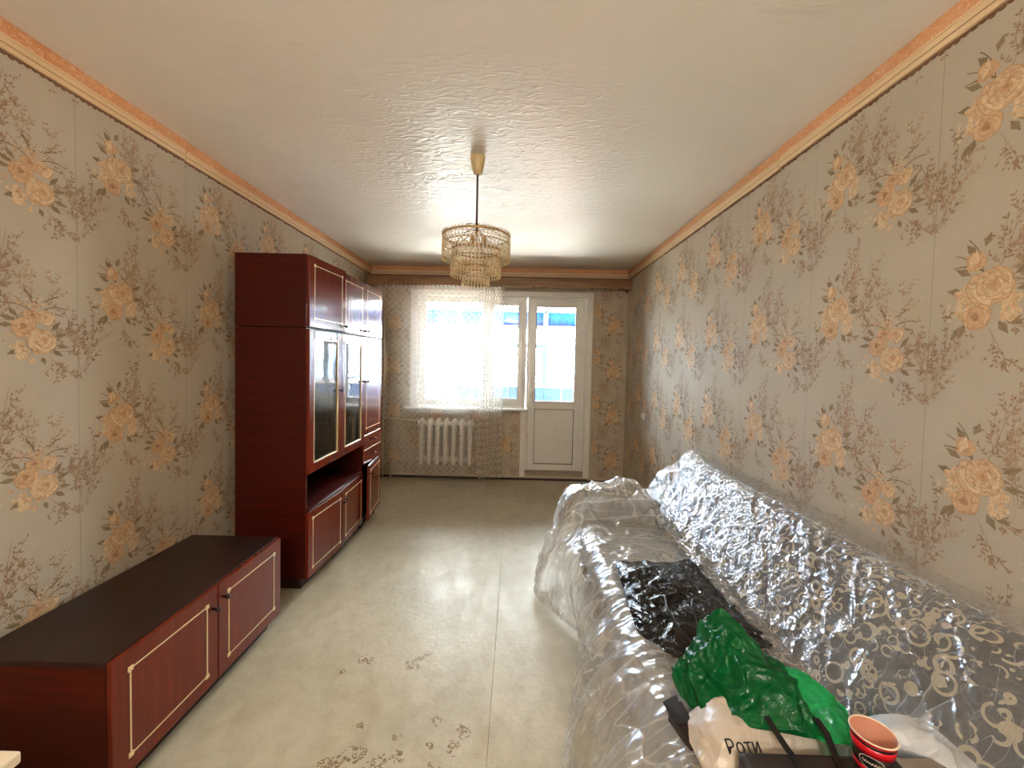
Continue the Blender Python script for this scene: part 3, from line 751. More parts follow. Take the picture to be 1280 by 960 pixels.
# ------------------------------------------------------------------ curtain rail
rail = thing('curtain_rail', (1.5, 4.6, 2.24), 'brown wooden curtain rail box spanning the window wall under the cornice', 'curtain rail')
MB().box(.02, W-.02, 4.490, 4.508, 2.248, 2.325).build('front_board', M_rail, rail, .004)
MB().box(.02, W-.02, 4.508, D-.015, 2.315, 2.332).build('top_board', M_rail, rail)
MB().box(.02, W-.02, 4.482, 4.494, 2.330, 2.352).build('upper_strip', M_rail, rail, .003)
MB().box(.02, .04, 4.508, D-.015, 2.235, 2.315).build('end_bracket', M_rail, rail); MB().box(W-.04, W-.02, 4.508, D-.015, 2.235, 2.315).build('end_bracket', M_rail, rail)
m = MB()
for i in range(110):
    x = .05+i*(W-.1)/109; m.lathe([(.0, -.006), (.005, -.003), (.005, .003), (0, .006)], (x, 4.478, 2.348), 6)
tag(m.build('bead_row', M_hook, rail), kind='stuff')
m = MB(); rr = random.Random(5)
for i in range(26):
    x = .22+i*(1.12)/25; m.box(x-.006, x+.006, 4.476, 4.488, 2.232, 2.250)
for i in range(16):
    x = 1.30+i*.017; m.box(x-.004, x+.004, 4.476, 4.488, 2.232, 2.250)
for x in (1.9, 2.02, 2.55, 2.7, 2.86, 2.9): m.box(x-.008, x+.008, 4.476, 4.488, 2.234, 2.250)
tag(m.build('curtain_hooks', M_hook, rail), kind='stuff')

# ------------------------------------------------------------------ lace curtain
def curtain():
    n = 520; nz = 44; P = np.zeros((n, nz, 3)); UV = np.zeros((n, nz, 2))
    t = np.linspace(0, 1, n)
    x = np.where(t < .55, .205+(1.30-.205)*t/.55, 1.30+(1.575-1.30)*(t-.55)/.45)
    gat = sst(.53, .60, t)
    for j in range(nz):
        v = j/(nz-1); z = 2.236+(.115-2.236)*v
        amp = .006+.008*v+gat*(.030+.010*v)
        ph = np.where(t < .55, x*16, 1.30*16+(t-.55)/.45*2*math.pi*9.0)
        y = 4.455+amp*np.sin(ph+.35*np.sin(v*3+ph*.4))+.004*np.sin(x*61+v*4)
        xx = x+gat*.006*np.sin(ph*2+v*2)-.03*gat*v*(1-(t-.55)/.45)+.02*gat*v
        zz_ = z+(.015*np.sin(x*5) if j == nz-1 else 0)
        if j > nz-4: zz_ = zz_-gat*.03*(j-(nz-4))/3
        P[:, j, 0] = xx; P[:, j, 1] = y; P[:, j, 2] = zz_
        UV[:, j, 0] = np.where(t < .55, x, 1.30+(t-.55)/.45*.62); UV[:, j, 1] = z
    m = MB(); m.grid(P)
    o = m.build('lace_curtain', M_lace, smooth=True, uv=UV.reshape(-1, 2))
    tag(o, 'white lace tulle curtain hanging over the window and radiator, gathered at one side', 'curtain')
curtain()

# ------------------------------------------------------------------ radiator
rad = thing('radiator', (.93, 4.59, .195), 'white cast iron column radiator under the window sill', 'radiator')
pitch_r = .0938; rx0 = .604+pitch_r/2
def rad_section(x):
    m = MB(); z0, z1 = .195, .725
    for yy, hw in ((4.535, .030), (4.635, .030)):
        prof = [(0, z0), (.012, z0+.004), (.022, z0+.025), (hw, z0+.06), (hw*.86, z0+.12), (hw*.86, z1-.11), (hw, z1-.055), (.022, z1-.015), (.010, z1+.004), (0, z1+.006)]
        m.lathe(prof, (x, yy, 0), 12)
    m.box(x-.010, x+.010, 4.535, 4.635, z0+.04, z1-.04)
    for zc in (z0+.062, z1-.058): m.lathe([(.026, -pitch_r/2), (.030, -pitch_r/2+.01), (.030, pitch_r/2-.01), (.026, pitch_r/2)], (x, 4.585, zc), 12, 'x')
    return m
sec0 = rad_section(rx0).build('section', M_rad, rad, smooth=True)
for i in range(1, 7):
    c = sec0.copy(); COL.objects.link(c); c.parent = rad; c.location.x = i*pitch_r
MB().tube([(.08, 4.62, .715), (.3, 4.62, .71), (.61, 4.60, .70)], .0095, 10).build('supply_pipe', M_pipe, rad, smooth=True)
MB().tube([(.17, 4.655, .0), (.17, 4.655, 2.23)], .011, 10).build('riser_pipe', M_pipe, rad, smooth=True)
MB().tube([(.61, 4.59, .255), (.42, 4.60, .25), (.34, 4.61, .235), (.29, 4.63, .19), (.27, 4.64, .10), (.27, 4.64, .0)], .0095, 10).build('return_pipe', M_pipe, rad, smooth=True)
MB().tube([(1.22, 4.60, .72), (1.22, 4.60, .78), (1.20, 4.59, .80)], .008, 8).build('air_valve', plain('valve_brass', (170, 120, 80), .4), rad)

# ------------------------------------------------------------------ cabinets
def roty(hx, hy, phi):
    c, s_ = math.cos(phi), math.sin(phi)
    return lambda v: (hx+(v[0]-hx)*c+(v[1]-hy)*s_, hy-(v[0]-hx)*s_+(v[1]-hy)*c, v[2])
def inlay(parent, x, y0, y1, z0, z1, mg, xf, mgz=None, w_=.0045):
    mgz = mgz or mg; m = MB(); a0, a1, c0, c1 = y0+mg, y1-mg, z0+mgz, z1-mgz; X = x+.0015
    for (p, q, r_, s_) in ((a0, a1, c0, c0+w_), (a0, a1, c1-w_, c1), (a0, a0+w_, c0, c1), (a1-w_, a1, c0, c1)): m.box(x-.001, X, p, q, r_, s_)
    for yy in (a0+w_/2, a1-w_/2):
        for zz_ in (c0+w_/2, c1-w_/2): m.box(x-.001, X+.001, yy-.008, yy+.008, zz_-.008, zz_+.008)
    m.xf = xf; return m.build('inlay', M_inlay, parent)
def knob(parent, x, y, z, xf):
    m = MB(); m.lathe([(.005, 0), (.0045, .012), (.009, .016), (.011, .022), (.008, .027), (0, .029)], (x, y, z), 12, 'x'); m.xf = xf
    return m.build('knob', M_knob, parent, smooth=True)
def panel_door(parent, y0, y1, z0, z1, xb, xf_, hinge=None, phi=0.0, mg=.045, kn=None, name='door', mgz=None):
    xf = None if hinge is None else roty(xb, y0 if hinge == 'n' else y1, phi if hinge == 'n' else -phi)
    m = MB().box(xb, xf_, y0, y1, z0, z1); m.xf = xf
    d = m.build(name, M_mahog, parent, .0025)
    inlay(d, xf_, y0, y1, z0, z1, mg, xf, mgz)
    if kn: knob(d, xf_, kn[0], kn[1], xf)
    return d
def glass_door(parent, y0, y1, z0, z1, xb, xf_, kn, w_=.055):
    m = MB(); m.box(xb, xf_, y0, y0+w_, z0, z1).box(xb, xf_, y1-w_, y1, z0, z1).box(xb, xf_, y0+w_, y1-w_, z0, z0+w_).box(xb, xf_, y0+w_, y1-w_, z1-w_, z1)
    d = m.build('glass_door', M_mahog, parent, .0025)
    MB().box(xf_-.010, xf_-.006, y0+w_-.002, y1-w_+.002, z0+w_-.002, z1-w_+.002).build('pane', M_cabglass, d)
    m = MB(); q = .006
    for (a, c, e, f_) in ((y0+w_, y1-w_, z0+w_, z0+w_+q), (y0+w_, y1-w_, z1-w_-q, z1-w_), (y0+w_, y0+w_+q, z0+w_, z1-w_), (y1-w_-q, y1-w_, z0+w_, z1-w_)): m.box(xf_-.006, xf_+.001, a, c, e, f_)
    m.build('moulding', M_inlay, d); knob(d, xf_, kn[0], kn[1], None)
    return d
XB, XF, XW = .486, .505, .062
YA, YM, YE = 2.334, 3.186, 3.592
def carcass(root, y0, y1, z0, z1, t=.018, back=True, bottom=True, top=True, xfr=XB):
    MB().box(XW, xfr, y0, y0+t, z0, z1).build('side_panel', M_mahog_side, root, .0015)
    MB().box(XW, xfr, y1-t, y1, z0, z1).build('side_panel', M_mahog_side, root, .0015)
    if top: MB().box(XW, xfr, y0+t, y1-t, z1-t, z1).build('top_panel', M_mahog_side, root, .0015)
    if bottom: MB().box(XW, xfr-.002, y0+t, y1-t, z0, z0+t).build('bottom_panel', M_mahog_side, root)
    if back: MB().box(XW, XW+.006, y0+t, y1-t, z0+t, z1-t).build('back_panel', M_black_in, root)
cb = thing('display_cabinet', (.28, 2.76, 0), 'tall mahogany cabinet with two glass doors and an open shelf niche', 'cabinet')
carcass(cb, YA, YM, .075, 1.580)
MB().box(XW+.03, XB-.035, YA+.02, YM-.02, 0, .075).build('plinth', M_dark, cb)
MB().box(XW+.006, XF-.004, YA+.018, YM-.018, .478, .496).build('shelf', M_mahog_side, cb)
MB().box(XW+.006, XB, YA+.018, YM-.018, .700, .718).build('shelf', M_mahog_side, cb)
for z in (1.0, 1.28): MB().box(XW+.006, XB-.04, YA+.018, YM-.018, z, z+.008).build('glass_shelf', M_cabglass, cb)
yc = (YA+YM)/2+.068
yc = 2.772
glass_door(cb, YA+.002, yc-.002, .708, 1.574, XB, XF, (yc-.03, 1.18))
glass_door(cb, yc+.002, YM-.002, .708, 1.574, XB, XF, (YM-.03, 1.22))
panel_door(cb, YA+.002, yc-.003, .078, .476, XB, XF, 'n', R(3.2), kn=(yc-.03, .40))
panel_door(cb, yc+.003, YM-.002, .078, .476, XB, XF, 'f', R(2.4), kn=(yc+.03, .40))
tp = thing('top_cabinet', (.28, 2.76, 1.582), 'wide mahogany top cabinet standing on the glass-door cabinet, one door ajar', 'cabinet', 'top cabinets')
carcass(tp, YA, YM, 1.584, 2.012)
panel_door(tp, YA+.002, yc-.002, 1.588, 2.008, XB, XF, 'n', R(3.5), kn=(yc-.03, 1.625), mg=.05)
panel_door(tp, yc+.002, YM-.002, 1.588, 2.008, XB, XF, kn=(YM-.035, 1.625), mg=.05)
nb_ = thing('narrow_cabinet', (.28, 3.39, 0), 'narrow mahogany cabinet with two small drawers and a sagging lower door', 'cabinet')
Y2 = YM+.003
carcass(nb_, Y2, YE, .075, 1.580)
MB().box(XW+.03, XB-.035, Y2+.02, YE-.02, 0, .075).build('plinth', M_dark, nb_)
for y_ in (Y2+.05, YE-.05): MB().frustum(XB-.05, XB-.015, y_-.018, y_+.018, 0, .075, .004).build('foot', M_dark, nb_)
panel_door(nb_, Y2+.002, YE-.002, .785, 1.576, XB, XF, kn=(Y2+.03, 1.22))
for z0, z1 in ((.665, .780), (.540, .660)):
    d = MB().box(XB, XF, Y2+.002, YE-.002, z0, z1).build('drawer', M_mahog, nb_, .0025)
    MB().box(XF-.001, XF+.0015, Y2+.01, YE-.01, z1-.008, z1-.004).build('inlay', M_inlay, d); knob(d, XF, (Y2+YE)/2, (z0+z1)/2, None)
panel_door(nb_, Y2+.002, YE-.002, .082, .535, XB, XF, 'f', R(6.5), kn=(Y2+.04, .46))
tn = thing('top_cabinet', (.28, 3.39, 1.582), 'narrow mahogany top cabinet nearest the window, above the drawer cabinet', 'cabinet', 'top cabinets')
carcass(tn, Y2, YE, 1.584, 2.012)
panel_door(tn, Y2+.002, YE-.002, 1.588, 2.008, XB, XF, kn=(Y2+.035, 1.625), mg=.05)

lc = thing('low_cabinet', (.29, 1.585, 0), 'low two-door mahogany cabinet with scuffed dark top beside the left wall', 'cabinet')
LY0, LY1, LX0, LX1 = 1.155, 2.018, .066, .507
MB().box(LX0, LX1+.002, LY0, LY1, .455, .474).build('top_panel', M_dark, lc, .002)
for (a, c) in ((LY0, LY0+.018), (LY1-.018, LY1)): MB().box(LX0, LX1, a, c, .072, .455).build('side_panel', M_mahog_side, lc, .0015)
MB().box(LX0, LX1-.003, LY0+.018, LY1-.018, .072, .09).build('bottom_panel', M_mahog_side, lc)
MB().box(LX0, LX0+.006, LY0+.018, LY1-.018, .09, .455).build('back_panel', M_black_in, lc)
MB().box(LX0+.03, LX1-.035, LY0+.03, LY1-.02, 0, .072).build('plinth', M_dark, lc)
panel_door(lc, LY0+.001, 1.583, .076, .470, LX1+.002, LX1+.020, mg=.055, kn=(1.558, .385))
panel_door(lc, 1.587, LY1-.001, .076, .470, LX1+.002, LX1+.020, mg=.055, kn=(1.612, .405))

# little pale side table, only its corner reaches into view
st = thing('side_table', (.5, .5, 0), 'cream wooden table corner at the bottom left by the low cabinet', 'table')
M_birch = wood_mat('pale_birch', (214, 196, 164), (226, 210, 182), (234, 220, 194), .4, .1, (6, 40, 40))
MB().box(.24, .741, .27, .770, .575, .600).build('table_top', M_birch, st, .004)
for (x, y) in ((.29, .32), (.69, .32), (.29, .72), (.69, .72)): MB().box(x-.02, x+.02, y-.02, y+.02, 0, .575).build('leg', M_birch, st, .002)
m = MB(); m.box(.31, .67, .71, .73, .50, .575).box(.31, .67, .31, .33, .50, .575).box(.28, .30, .34, .70, .50, .575).box(.68, .70, .34, .70, .50, .575); m.build('apron', M_birch, st)

# ------------------------------------------------------------------ chandelier
CX, CY = 1.495, 2.164
M_bead = None
def bead_mat():
    n = NT('champagne_beads'); f = n.noise(n.coord(), 90, 2)
    c = n.ramp(f, [(.3, lin(226, 204, 164)), (.7, lin(246, 233, 202))])
    n.set(color=c, rough=.14, spec=.8)
    t = n.n('ShaderNodeBsdfTranslucent'); n.l(c, t.inputs[0]); mx = n.n('ShaderNodeMixShader'); mx.inputs[0].default_value = .45
    n.l(n.b.outputs[0], mx.inputs[1]); n.l(t.outputs[0], mx.inputs[2]); n.l(mx.outputs[0], n.out.inputs[0]); return n.m
M_bead = bead_mat()
M_brass = plain('brass_ring', (176, 140, 88), .3, metal=.6)
ch = thing('chandelier', (CX, CY, 1.815), 'three-tier beaded chandelier hanging from the ceiling in the middle of the room', 'chandelier')
MB().lathe([(.040, 2.499), (.0405, 2.494), (.036, 2.46), (.023, 2.41), (.018, 2.404), (.0, 2.404)], (CX, CY, 0), 24).build('canopy', plain('canopy_plastic', (214, 190, 142), .4), ch, smooth=True)
MB().tube([(CX, CY, 2.405), (CX, CY, 2.11)], .0058, 10).build('rod', plain('rod_metal', (92, 74, 62), .35, metal=.5), ch, smooth=True)
m = MB(); m.lathe([(0, 2.150), (.008, 2.145), (.016, 2.125), (.018, 2.11), (0, 2.108)], (CX, CY, 0), 12); m.build('hub', M_strap, ch)
for k in range(6):
    a = 2*math.pi*k/6+.3
    MB().tube([(CX+.01*math.cos(a), CY+.01*math.sin(a), 2.135), (CX+.09*math.cos(a), CY+.09*math.sin(a), 2.118), (CX+.172*math.cos(a), CY+.172*math.sin(a), 2.083)], .0016, 5).build('wire', M_strap, ch)
def octa(m, x, y, z, r, h):
    vs_ = [(x, y, z+h)]+[(x+r*math.cos(a), y+r*math.sin(a), z) for a in (0, 1.5708, 3.1416, 4.7124)]+[(x, y, z-h)]
    m.add(vs_, [(0, 1, 2), (0, 2, 3), (0, 3, 4), (0, 4, 1), (5, 2, 1), (5, 3, 2), (5, 4, 3), (5, 1, 4)])
def tier(r, ztop, zbot, n, rows):
    ring = MB(); prof = [(r-.003, ztop-.006), (r+.003, ztop-.006), (r+.003, ztop+.004), (r-.003, ztop+.004), (r-.003, ztop-.006)]
    ring.lathe(prof, (CX, CY, 0), 48, caps=False); zb = ztop-.045
    ring.lathe([(r-.002, zb-.003), (r+.0025, zb-.003), (r+.0025, zb+.003), (r-.002, zb+.003), (r-.002, zb-.003)], (CX, CY, 0), 48, caps=False)
    for k in range(8):
        a = 2*math.pi*k/8; ring.tube([(CX, CY, 2.112), (CX+r*math.cos(a), CY+r*math.sin(a), ztop)], .0013, 4)
    rg = ring.build('ring', M_brass, ch)
    bd = MB(); dz = (ztop-zbot)/rows
    for k in range(n):
        a = 2*math.pi*k/n
        for j in range(rows):
            aa = a+(math.pi/n if j % 2 else 0)*.0
            rr_ = r+.004*(j % 2); last = j == rows-1
            octa(bd, CX+rr_*math.cos(aa), CY+rr_*math.sin(aa), ztop-.006-dz*(j+.5), .0072 if j % 2 == 0 else .0044, dz*.55 if not last else dz*.85)
        octa(bd, CX+(r+.004)*math.cos(a), CY+(r+.004)*math.sin(a), ztop+.008, .0045, .009)
    tag(bd.build('bead_strands', M_bead, rg), kind='stuff')
tier(.178, 2.074, 1.953, 54, 8)
tier(.130, 2.000, 1.868, 42, 8)
tier(.070, 1.912, 1.820, 25, 6)
# lamp holders inside
for k in range(3):
    a = 2*math.pi*k/3; m = MB(); m.lathe([(.012, 2.03), (.013, 2.07), (.010, 2.075)], (CX+.04*math.cos(a), CY+.04*math.sin(a), 0), 10)
    m.build('lamp_holder', M_brass, ch)

# unseen fill lamp, added behind the camera to brighten the near end
GX, GY = 1.52, -1.3
gl_ = thing('fill_lamp', (GX, GY, 1.90), 'added opal pendant fill lamp hanging near the front wall opposite the window', 'lamp')
MB().lathe([(0, 2.499), (.05, 2.499), (.045, 2.475), (.02, 2.45), (0, 2.45)], (GX, GY, 0), 24).build('canopy', M_white_pvc, gl_, smooth=True)
MB().tube([(GX, GY, 2.455), (GX, GY, 2.195)], .005, 8).build('cord', M_strap, gl_)
n = NT('fill_glow'); m_op = n.set(color=lin(255, 244, 225), em=(1.0, 0.955, 0.90, 1), ems=FILL)
MB().lathe([(.04, 2.20), (.10, 2.18), (.145, 2.12), (.16, 2.05), (.145, 1.98), (.10, 1.92), (.05, 1.905), (0, 1.90)], (GX, GY, 0), 28).build('globe', m_op, gl_, smooth=True)

# ------------------------------------------------------------------ wall socket
so = thing('wall_socket', (W, 3.99, .885), 'small white double socket low on the right wallpapered wall near the window', 'socket')
MB().box(W-.012, W, 3.945, 3.995, .86, .915).build('plate', M_white_pvc, so, .004)
MB().box(W-.014, W, 4.002, 4.040, .868, .912).build('plate', M_white_pvc, so, .004)
m = MB(); m.lathe([(.018, 0), (.018, -.003), (0, -.003)], (W-.012, 3.97, .888), 16, 'x'); m.build('socket_face', plain('socket_cream', (214, 204, 184), .4), so)

# ------------------------------------------------------------------ sofa
SY0, SY1 = .42, 2.42
sofa = thing('sofa', (2.56, 1.5, 0), 'fold-out sofa in dark curl-patterned fabric along the right wall under plastic film', 'sofa')
def fab_box(name, x0, x1, y0, y1, z0, z1, xf=None, bev=.04, puff=.0, nu=14, nv=24):
    m = MB().box(x0, x1, y0, y1, z0, z1)
    m.xf = xf
    o = m.build(name, M_fabric, sofa, bev, seg=4)
    me = o.data; uvl = me.uv_layers.new(name='UVMap')
    for p in me.polygons:
        nrm = p.normal
        for li in p.loop_indices:
            v = me.vertices[me.loops[li].vertex_index].co
            if abs(nrm.y) > .7: uv = (v.x, v.z)
            elif abs(nrm.z) > .7: uv = (v.y, v.x)
            else: uv = (v.y, v.z+.3*v.x)
            uvl.data[li].uv = uv
    for p in me.polygons: p.use_smooth = True
    return o
M_base = plain('sofa_base_board', (120, 92, 66), .6)
MB().box(2.20, 2.93, SY0, SY1, .02, .22).build('base', M_base, sofa, .01)
fab_box('seat_cushion', 2.155, 2.72, SY0, SY1, .20, .44, bev=.05)
def lean(v):
    k = (v[2]-.40)/.40
    return (v[0]+.20*k, v[1], v[2])
fab_box('backrest', 2.655, 2.80, SY0-.1, 2.62, .30, .785, xf=lean, bev=.055)
fab_box('armrest', 2.17, 2.72, 2.43, 2.63, .04, .535, bev=.06)
fab_box('armrest', 2.17, 2.72, SY0-.22, SY0-.01, .04, .535, bev=.06)
for (x, y) in ((2.26, SY0+.1), (2.26, SY1-.1), (2.86, SY0+.1), (2.86, SY1-.1)): MB().box(x-.025, x+.025, y-.025, y+.025, 0, .03).build('foot', M_dark, sofa)

# ------------------------------------------------------------------ plastic film over the seat, arm and front
def path_pts(pl, n):
    pl = np.array(pl); seg = np.hypot(*(pl[1:]-pl[:-1]).T); s = np.concatenate([[0], np.cumsum(seg)]); t = np.linspace(0, s[-1], n)
    return np.stack([np.interp(t, s, pl[:, 0]), np.interp(t, s, pl[:, 1])], 1), t
def smooth1(a, k):
    for _ in range(k):
        b_ = a.copy(); b_[1:-1] = (a[:-2]+2*a[1:-1]+a[2:])/4; a = b_
    return a
def normals(P):
    du = np.gradient(P, axis=0); dv = np.gradient(P, axis=1); n = np.cross(du, dv); n /= (np.linalg.norm(n, axis=2, keepdims=True)+1e-9); return n
def seat_film():
    ny, ns = 470, 280
    ys = np.linspace(.34, 2.70, ny); P = np.zeros((ny, ns, 3)); S = np.zeros((ny, ns))
    for i, y in enumerate(ys):
        k = float(sst(2.30, 2.47, y)); zt = .452+.105*k
        xf_ = 2.13
        fl = np.interp(y, [.3, 1.1, 1.34, 1.55, 1.80, 1.95, 2.05, 2.15, 2.30, 2.45, 2.62, 2.7], [.12, .16, .15, .09, -.01, -.03, .0, .10, .20, .19, .12, .06])
        hem = np.interp(y, [.3, 2.05, 2.15, 2.5, 2.62, 2.7], [.004, .004, .004, .02, .10, .16])
        far = float(sst(2.60, 2.70, y)); zt -= .05*far
        xi = 2.60
        mid = .02+max(fl, 0)*.55
        pl = [(xi, zt-.004), (2.45, zt+.004), (2.25, zt+.004), (2.165, zt), (2.135, zt-.025), (2.125-mid*.35, zt-.10), (2.12-mid, .22), (2.12-fl*.9, .06+hem*.5), (2.12-fl-.01, hem), (2.12-fl-.035, hem+.001)]
        q, t = path_pts(pl, ns); q = np.stack([smooth1(q[:, 0], 10), smooth1(q[:, 1], 10)], 1)
        P[i, :, 0] = q[:, 0]; P[i, :, 1] = y; P[i, :, 2] = q[:, 1]; S[i] = t
    N = normals(P)
    if N[ny//2, 20, 2] < 0: N = -N
    Yg = P[:, :, 1]; X = P[:, :, 0]; Z = P[:, :, 2]
    drop = sst(.44, .60, S); arm = sst(2.25, 2.5, Yg)
    folds = ridge(Yg*9, S*1.6, seed=3, o=3, p=2.0)
    cr = ridge(Yg*7, S*7, seed=11, o=3, p=2.5)
    big = fbm(Yg*4, S*4, seed=21, o=2)
    fan = ridge(Yg*8+S*3, S*1.3, seed=91, o=2, p=1.0); cross = ridge(Yg*9+S*7, S*9-Yg*5, seed=77, o=3, p=1.0); lump = fbm(Yg*7, S*6, seed=33, o=2)
    d = .006+drop*(.022*folds+.03*big+.026*fan+.014*cross)+(1-drop)*(.012*cross+.006*cr+.006*big)+arm*(1-.6*drop)*(.050*cross+.02*big+.085*(lump-.35))
    d = np.maximum(d, .003)*(1-.7*sst(.0, .05, .05-S))
    P = P+N*d[..., None]
    P[..., 2] = np.maximum(P[..., 2], .006+.004*cr)
    P[..., 0] = np.minimum(P[..., 0], 2.62)
    m = MB(); m.grid(P)
    o = m.build('plastic_film', M_film_seat, smooth=True, uv=np.stack([Yg, S], 2).reshape(-1, 2))
    tag(o, 'milky crumpled plastic film draped over the sofa seat and arm down to the floor', 'plastic film')
seat_film()
def back_film():
    ny, ns = 480, 220
    t0 = np.linspace(0, 1, ny); P = np.zeros((ny, ns, 3)); S = np.zeros((ny, ns))
    for i, t in enumerate(t0):
        y = .30+(2.74-.30)*t; far = float(sst(2.56, 2.74, y))
        low = np.interp(y, [.3, 1.0, 1.5, 2.0, 2.3, 2.55, 2.74], [.0, .0, .02, .05, .03, .02, .05])
        zt = .80+.03*float(sst(2.35, 2.58, y))-.10*far
        pl = [(2.99, zt-.10), (2.985, zt-.02), (2.955, zt+.008), (2.90, zt+.006), (2.865, zt-.02), (2.775-.03*far, .64), (2.665, .49+low*.4), (2.635, .472+low*.5), (2.58, .468+low*.4), (2.56-.02*far, .466+low*.4)]
        q, tt = path_pts(pl, ns); q = np.stack([smooth1(q[:, 0], 6), smooth1(q[:, 1], 6)], 1)
        P[i, :, 0] = q[:, 0]; P[i, :, 1] = y; P[i, :, 2] = q[:, 1]; S[i] = tt
    N = normals(P)
    if N[ny//2, ns//2, 0] > 0: N = -N
    Yg = P[:, :, 1]
    sk = Yg*6+S*5
    cr = ridge(sk, S*5-Yg*3, seed=41, o=4, p=2.2); fi = ridge(Yg*17+S*9, S*15, seed=63, o=3, p=1.6); big = fbm(Yg*3, S*3, seed=5, o=2)
    near = 1-sst(1.1, 1.7, Yg); dg1 = ridge(Yg*11+S*9, S*4-Yg*2, seed=101, o=2, p=1.0); dg2 = ridge(Yg*20-S*6, S*18+Yg*6, seed=113, o=3, p=1.0)
    d = .006+.008*cr*(1-.5*near)+.016*dg1*(1-.4*near)+.008*dg2*(1-.6*near)+.012*big
    d *= sst(-.01, .12, S)*.9+.1
    P = P+N*d[..., None]
    P[..., 0] = np.minimum(P[..., 0], W-.006)
    m = MB(); m.grid(P)
    o = m.build('plastic_film', M_film_back, smooth=True, uv=np.stack([Yg, S], 2).reshape(-1, 2))
    tag(o, 'clear glossy wrinkled plastic film over the sofa backrest against the wall', 'plastic film')
back_film()

# ------------------------------------------------------------------ things lying on the sofa
def dome(outline, apex, z0, h, power, amp, seed, nt=120, nr=44, sc=14, under=True, rim=.0):
    """crumpled closed bag: outline = list of (x, y, zrim) round the footprint, apex (x, y)"""
    ol = np.array([(*p, 0.0) if len(p) == 2 else p for p in outline], float)
    L = np.concatenate([ol, ol[:1]]); sg = np.linalg.norm(L[1:, :2]-L[:-1, :2], axis=1); cs = np.concatenate([[0], np.cumsum(sg)])
    th = np.linspace(0, cs[-1], nt+1)
    B = np.stack([np.interp(th, cs, L[:, k]) for k in range(3)], 1)
    A = np.array([apex[0], apex[1]])
    t = np.linspace(0, 1, nr)
    P = np.zeros((nt+1, nr, 3))
    for j, tt in enumerate(t):
        rho = math.sin(tt*math.pi/2)**.9
        P[:, j, 0] = A[0]+(B[:, 0]-A[0])*rho; P[:, j, 1] = A[1]+(B[:, 1]-A[1])*rho
        P[:, j, 2] = z0+B[:, 2]*rho+h*(1-rho**power)
    r1 = ridge(P[..., 0]*sc, P[..., 1]*sc, P[..., 2]*sc, seed, 3, 1.8); f = fbm(P[..., 0]*sc*.5, P[..., 1]*sc*.5, P[..., 2]*sc*.5, seed+9, 2)
    e = np.minimum(1, (1-t)*4+.25)[None, :]
    dirr = np.stack([P[..., 0]-A[0], P[..., 1]-A[1], np.full(P.shape[:2], .12)], 2); dirr /= np.linalg.norm(dirr, axis=2, keepdims=True)
    P = P+dirr*((r1-.45)*amp*e+(f-.5)*amp*1.2*e)[..., None]
    P[-1] = P[0]; P[:, 0] = P[:, 0].mean(0)
    P[..., 2] = np.maximum(P[..., 2], z0+.001)
    m = MB(); m.grid(P, flip=True)
    if under:
        c = len(m.v); m.v.append((A[0], A[1], z0)); nvr = nr
        for i in range(nt): m.f.append((c, i*nvr+nr-1, (i+1)*nvr+nr-1))
    return m
# black rubbish bag, flat on the seat
bb = thing('black_bag', (2.38, 1.56, .47), 'glossy black crumpled rubbish bag lying flat on the sofa seat', 'bag')
ol = [(2.20, 1.80, .02), (2.33, 1.83, .01), (2.45, 1.84, .01), (2.59, 1.86, .02), (2.59, 1.75, .02), (2.585, 1.55, .02), (2.58, 1.40, .02), (2.585, 1.29, .02), (2.52, 1.27, .02), (2.40, 1.25, .01), (2.28, 1.24, .0), (2.20, 1.30, -.005), (2.17, 1.38, .0), (2.18, 1.50, .01), (2.19, 1.65, .02)]
dome(ol, (2.40, 1.58), .472, .035, 2.0, .045, 17, 220, 90, 7).build('bag_body', M_blackbag, bb, smooth=True)
MB().tube([(2.30, 1.47, .545), (2.285, 1.40, .54), (2.29, 1.31, .53), (2.31, 1.25, .52), (2.30, 1.19, .50)], .0035, 6).build('drawstring', M_strap, bb)
MB().tube([(2.40, 1.46, .54), (2.37, 1.40, .55), (2.36, 1.32, .53)], .0025, 6).build('drawstring', M_strap, bb)
# white printed packet
pk = thing('white_packet', (2.31, .96, .47), 'off-white printed plastic packet squeezed under the green bag', 'packet')
ol = [(2.175, .86), (2.205, .852), (2.30, .856), (2.40, .858), (2.48, .88), (2.50, .95), (2.46, 1.02), (2.36, 1.05), (2.26, 1.05), (2.20, 1.02), (2.17, .95)]
dome([(a, c, .02) for a, c in ol], (2.33, .95), .466, .10, 2.6, .02, 29, 120, 40, 10).build('packet_body', M_package, pk, smooth=True)
# dark tote with straps
tt_ = thing('dark_tote_bag', (2.35, .6, .46), 'dark brown flat tote bag with black straps at the near end of the sofa', 'bag')
MB().box(2.222, 2.56, .36, .842, .462, .578).build('bag_body', M_tote, tt_, .012, seg=3)
def ribbon(pts, w_, mat, parent, name, th=.002):
    pts = [Vector(p) for p in pts]; vs_ = []; fs_ = []
    for i, p in enumerate(pts):
        t = (pts[min(i+1, len(pts)-1)]-pts[max(i-1, 0)]).normalized(); s_ = t.cross(Vector((0, 0, 1))).normalized()*w_/2; n_ = s_.cross(t).normalized()*th
        vs_ += [p-s_, p+s_, p+s_+n_, p-s_+n_]
    for i in range(len(pts)-1):
        for k in range(4): fs_.append((i*4+k, i*4+(k+1) % 4, i*4+4+(k+1) % 4, i*4+4+k))
    fs_ += [(3, 2, 1, 0), tuple(len(vs_)-4+k for k in range(4))]
    return MB().add(vs_, fs_).build(name, mat, parent)
ribbon([(2.322, .90, .60), (2.325, .872, .592), (2.330, .84, .583), (2.336, .78, .580), (2.35, .68, .580)], .014, M_strap, tt_, 'strap')
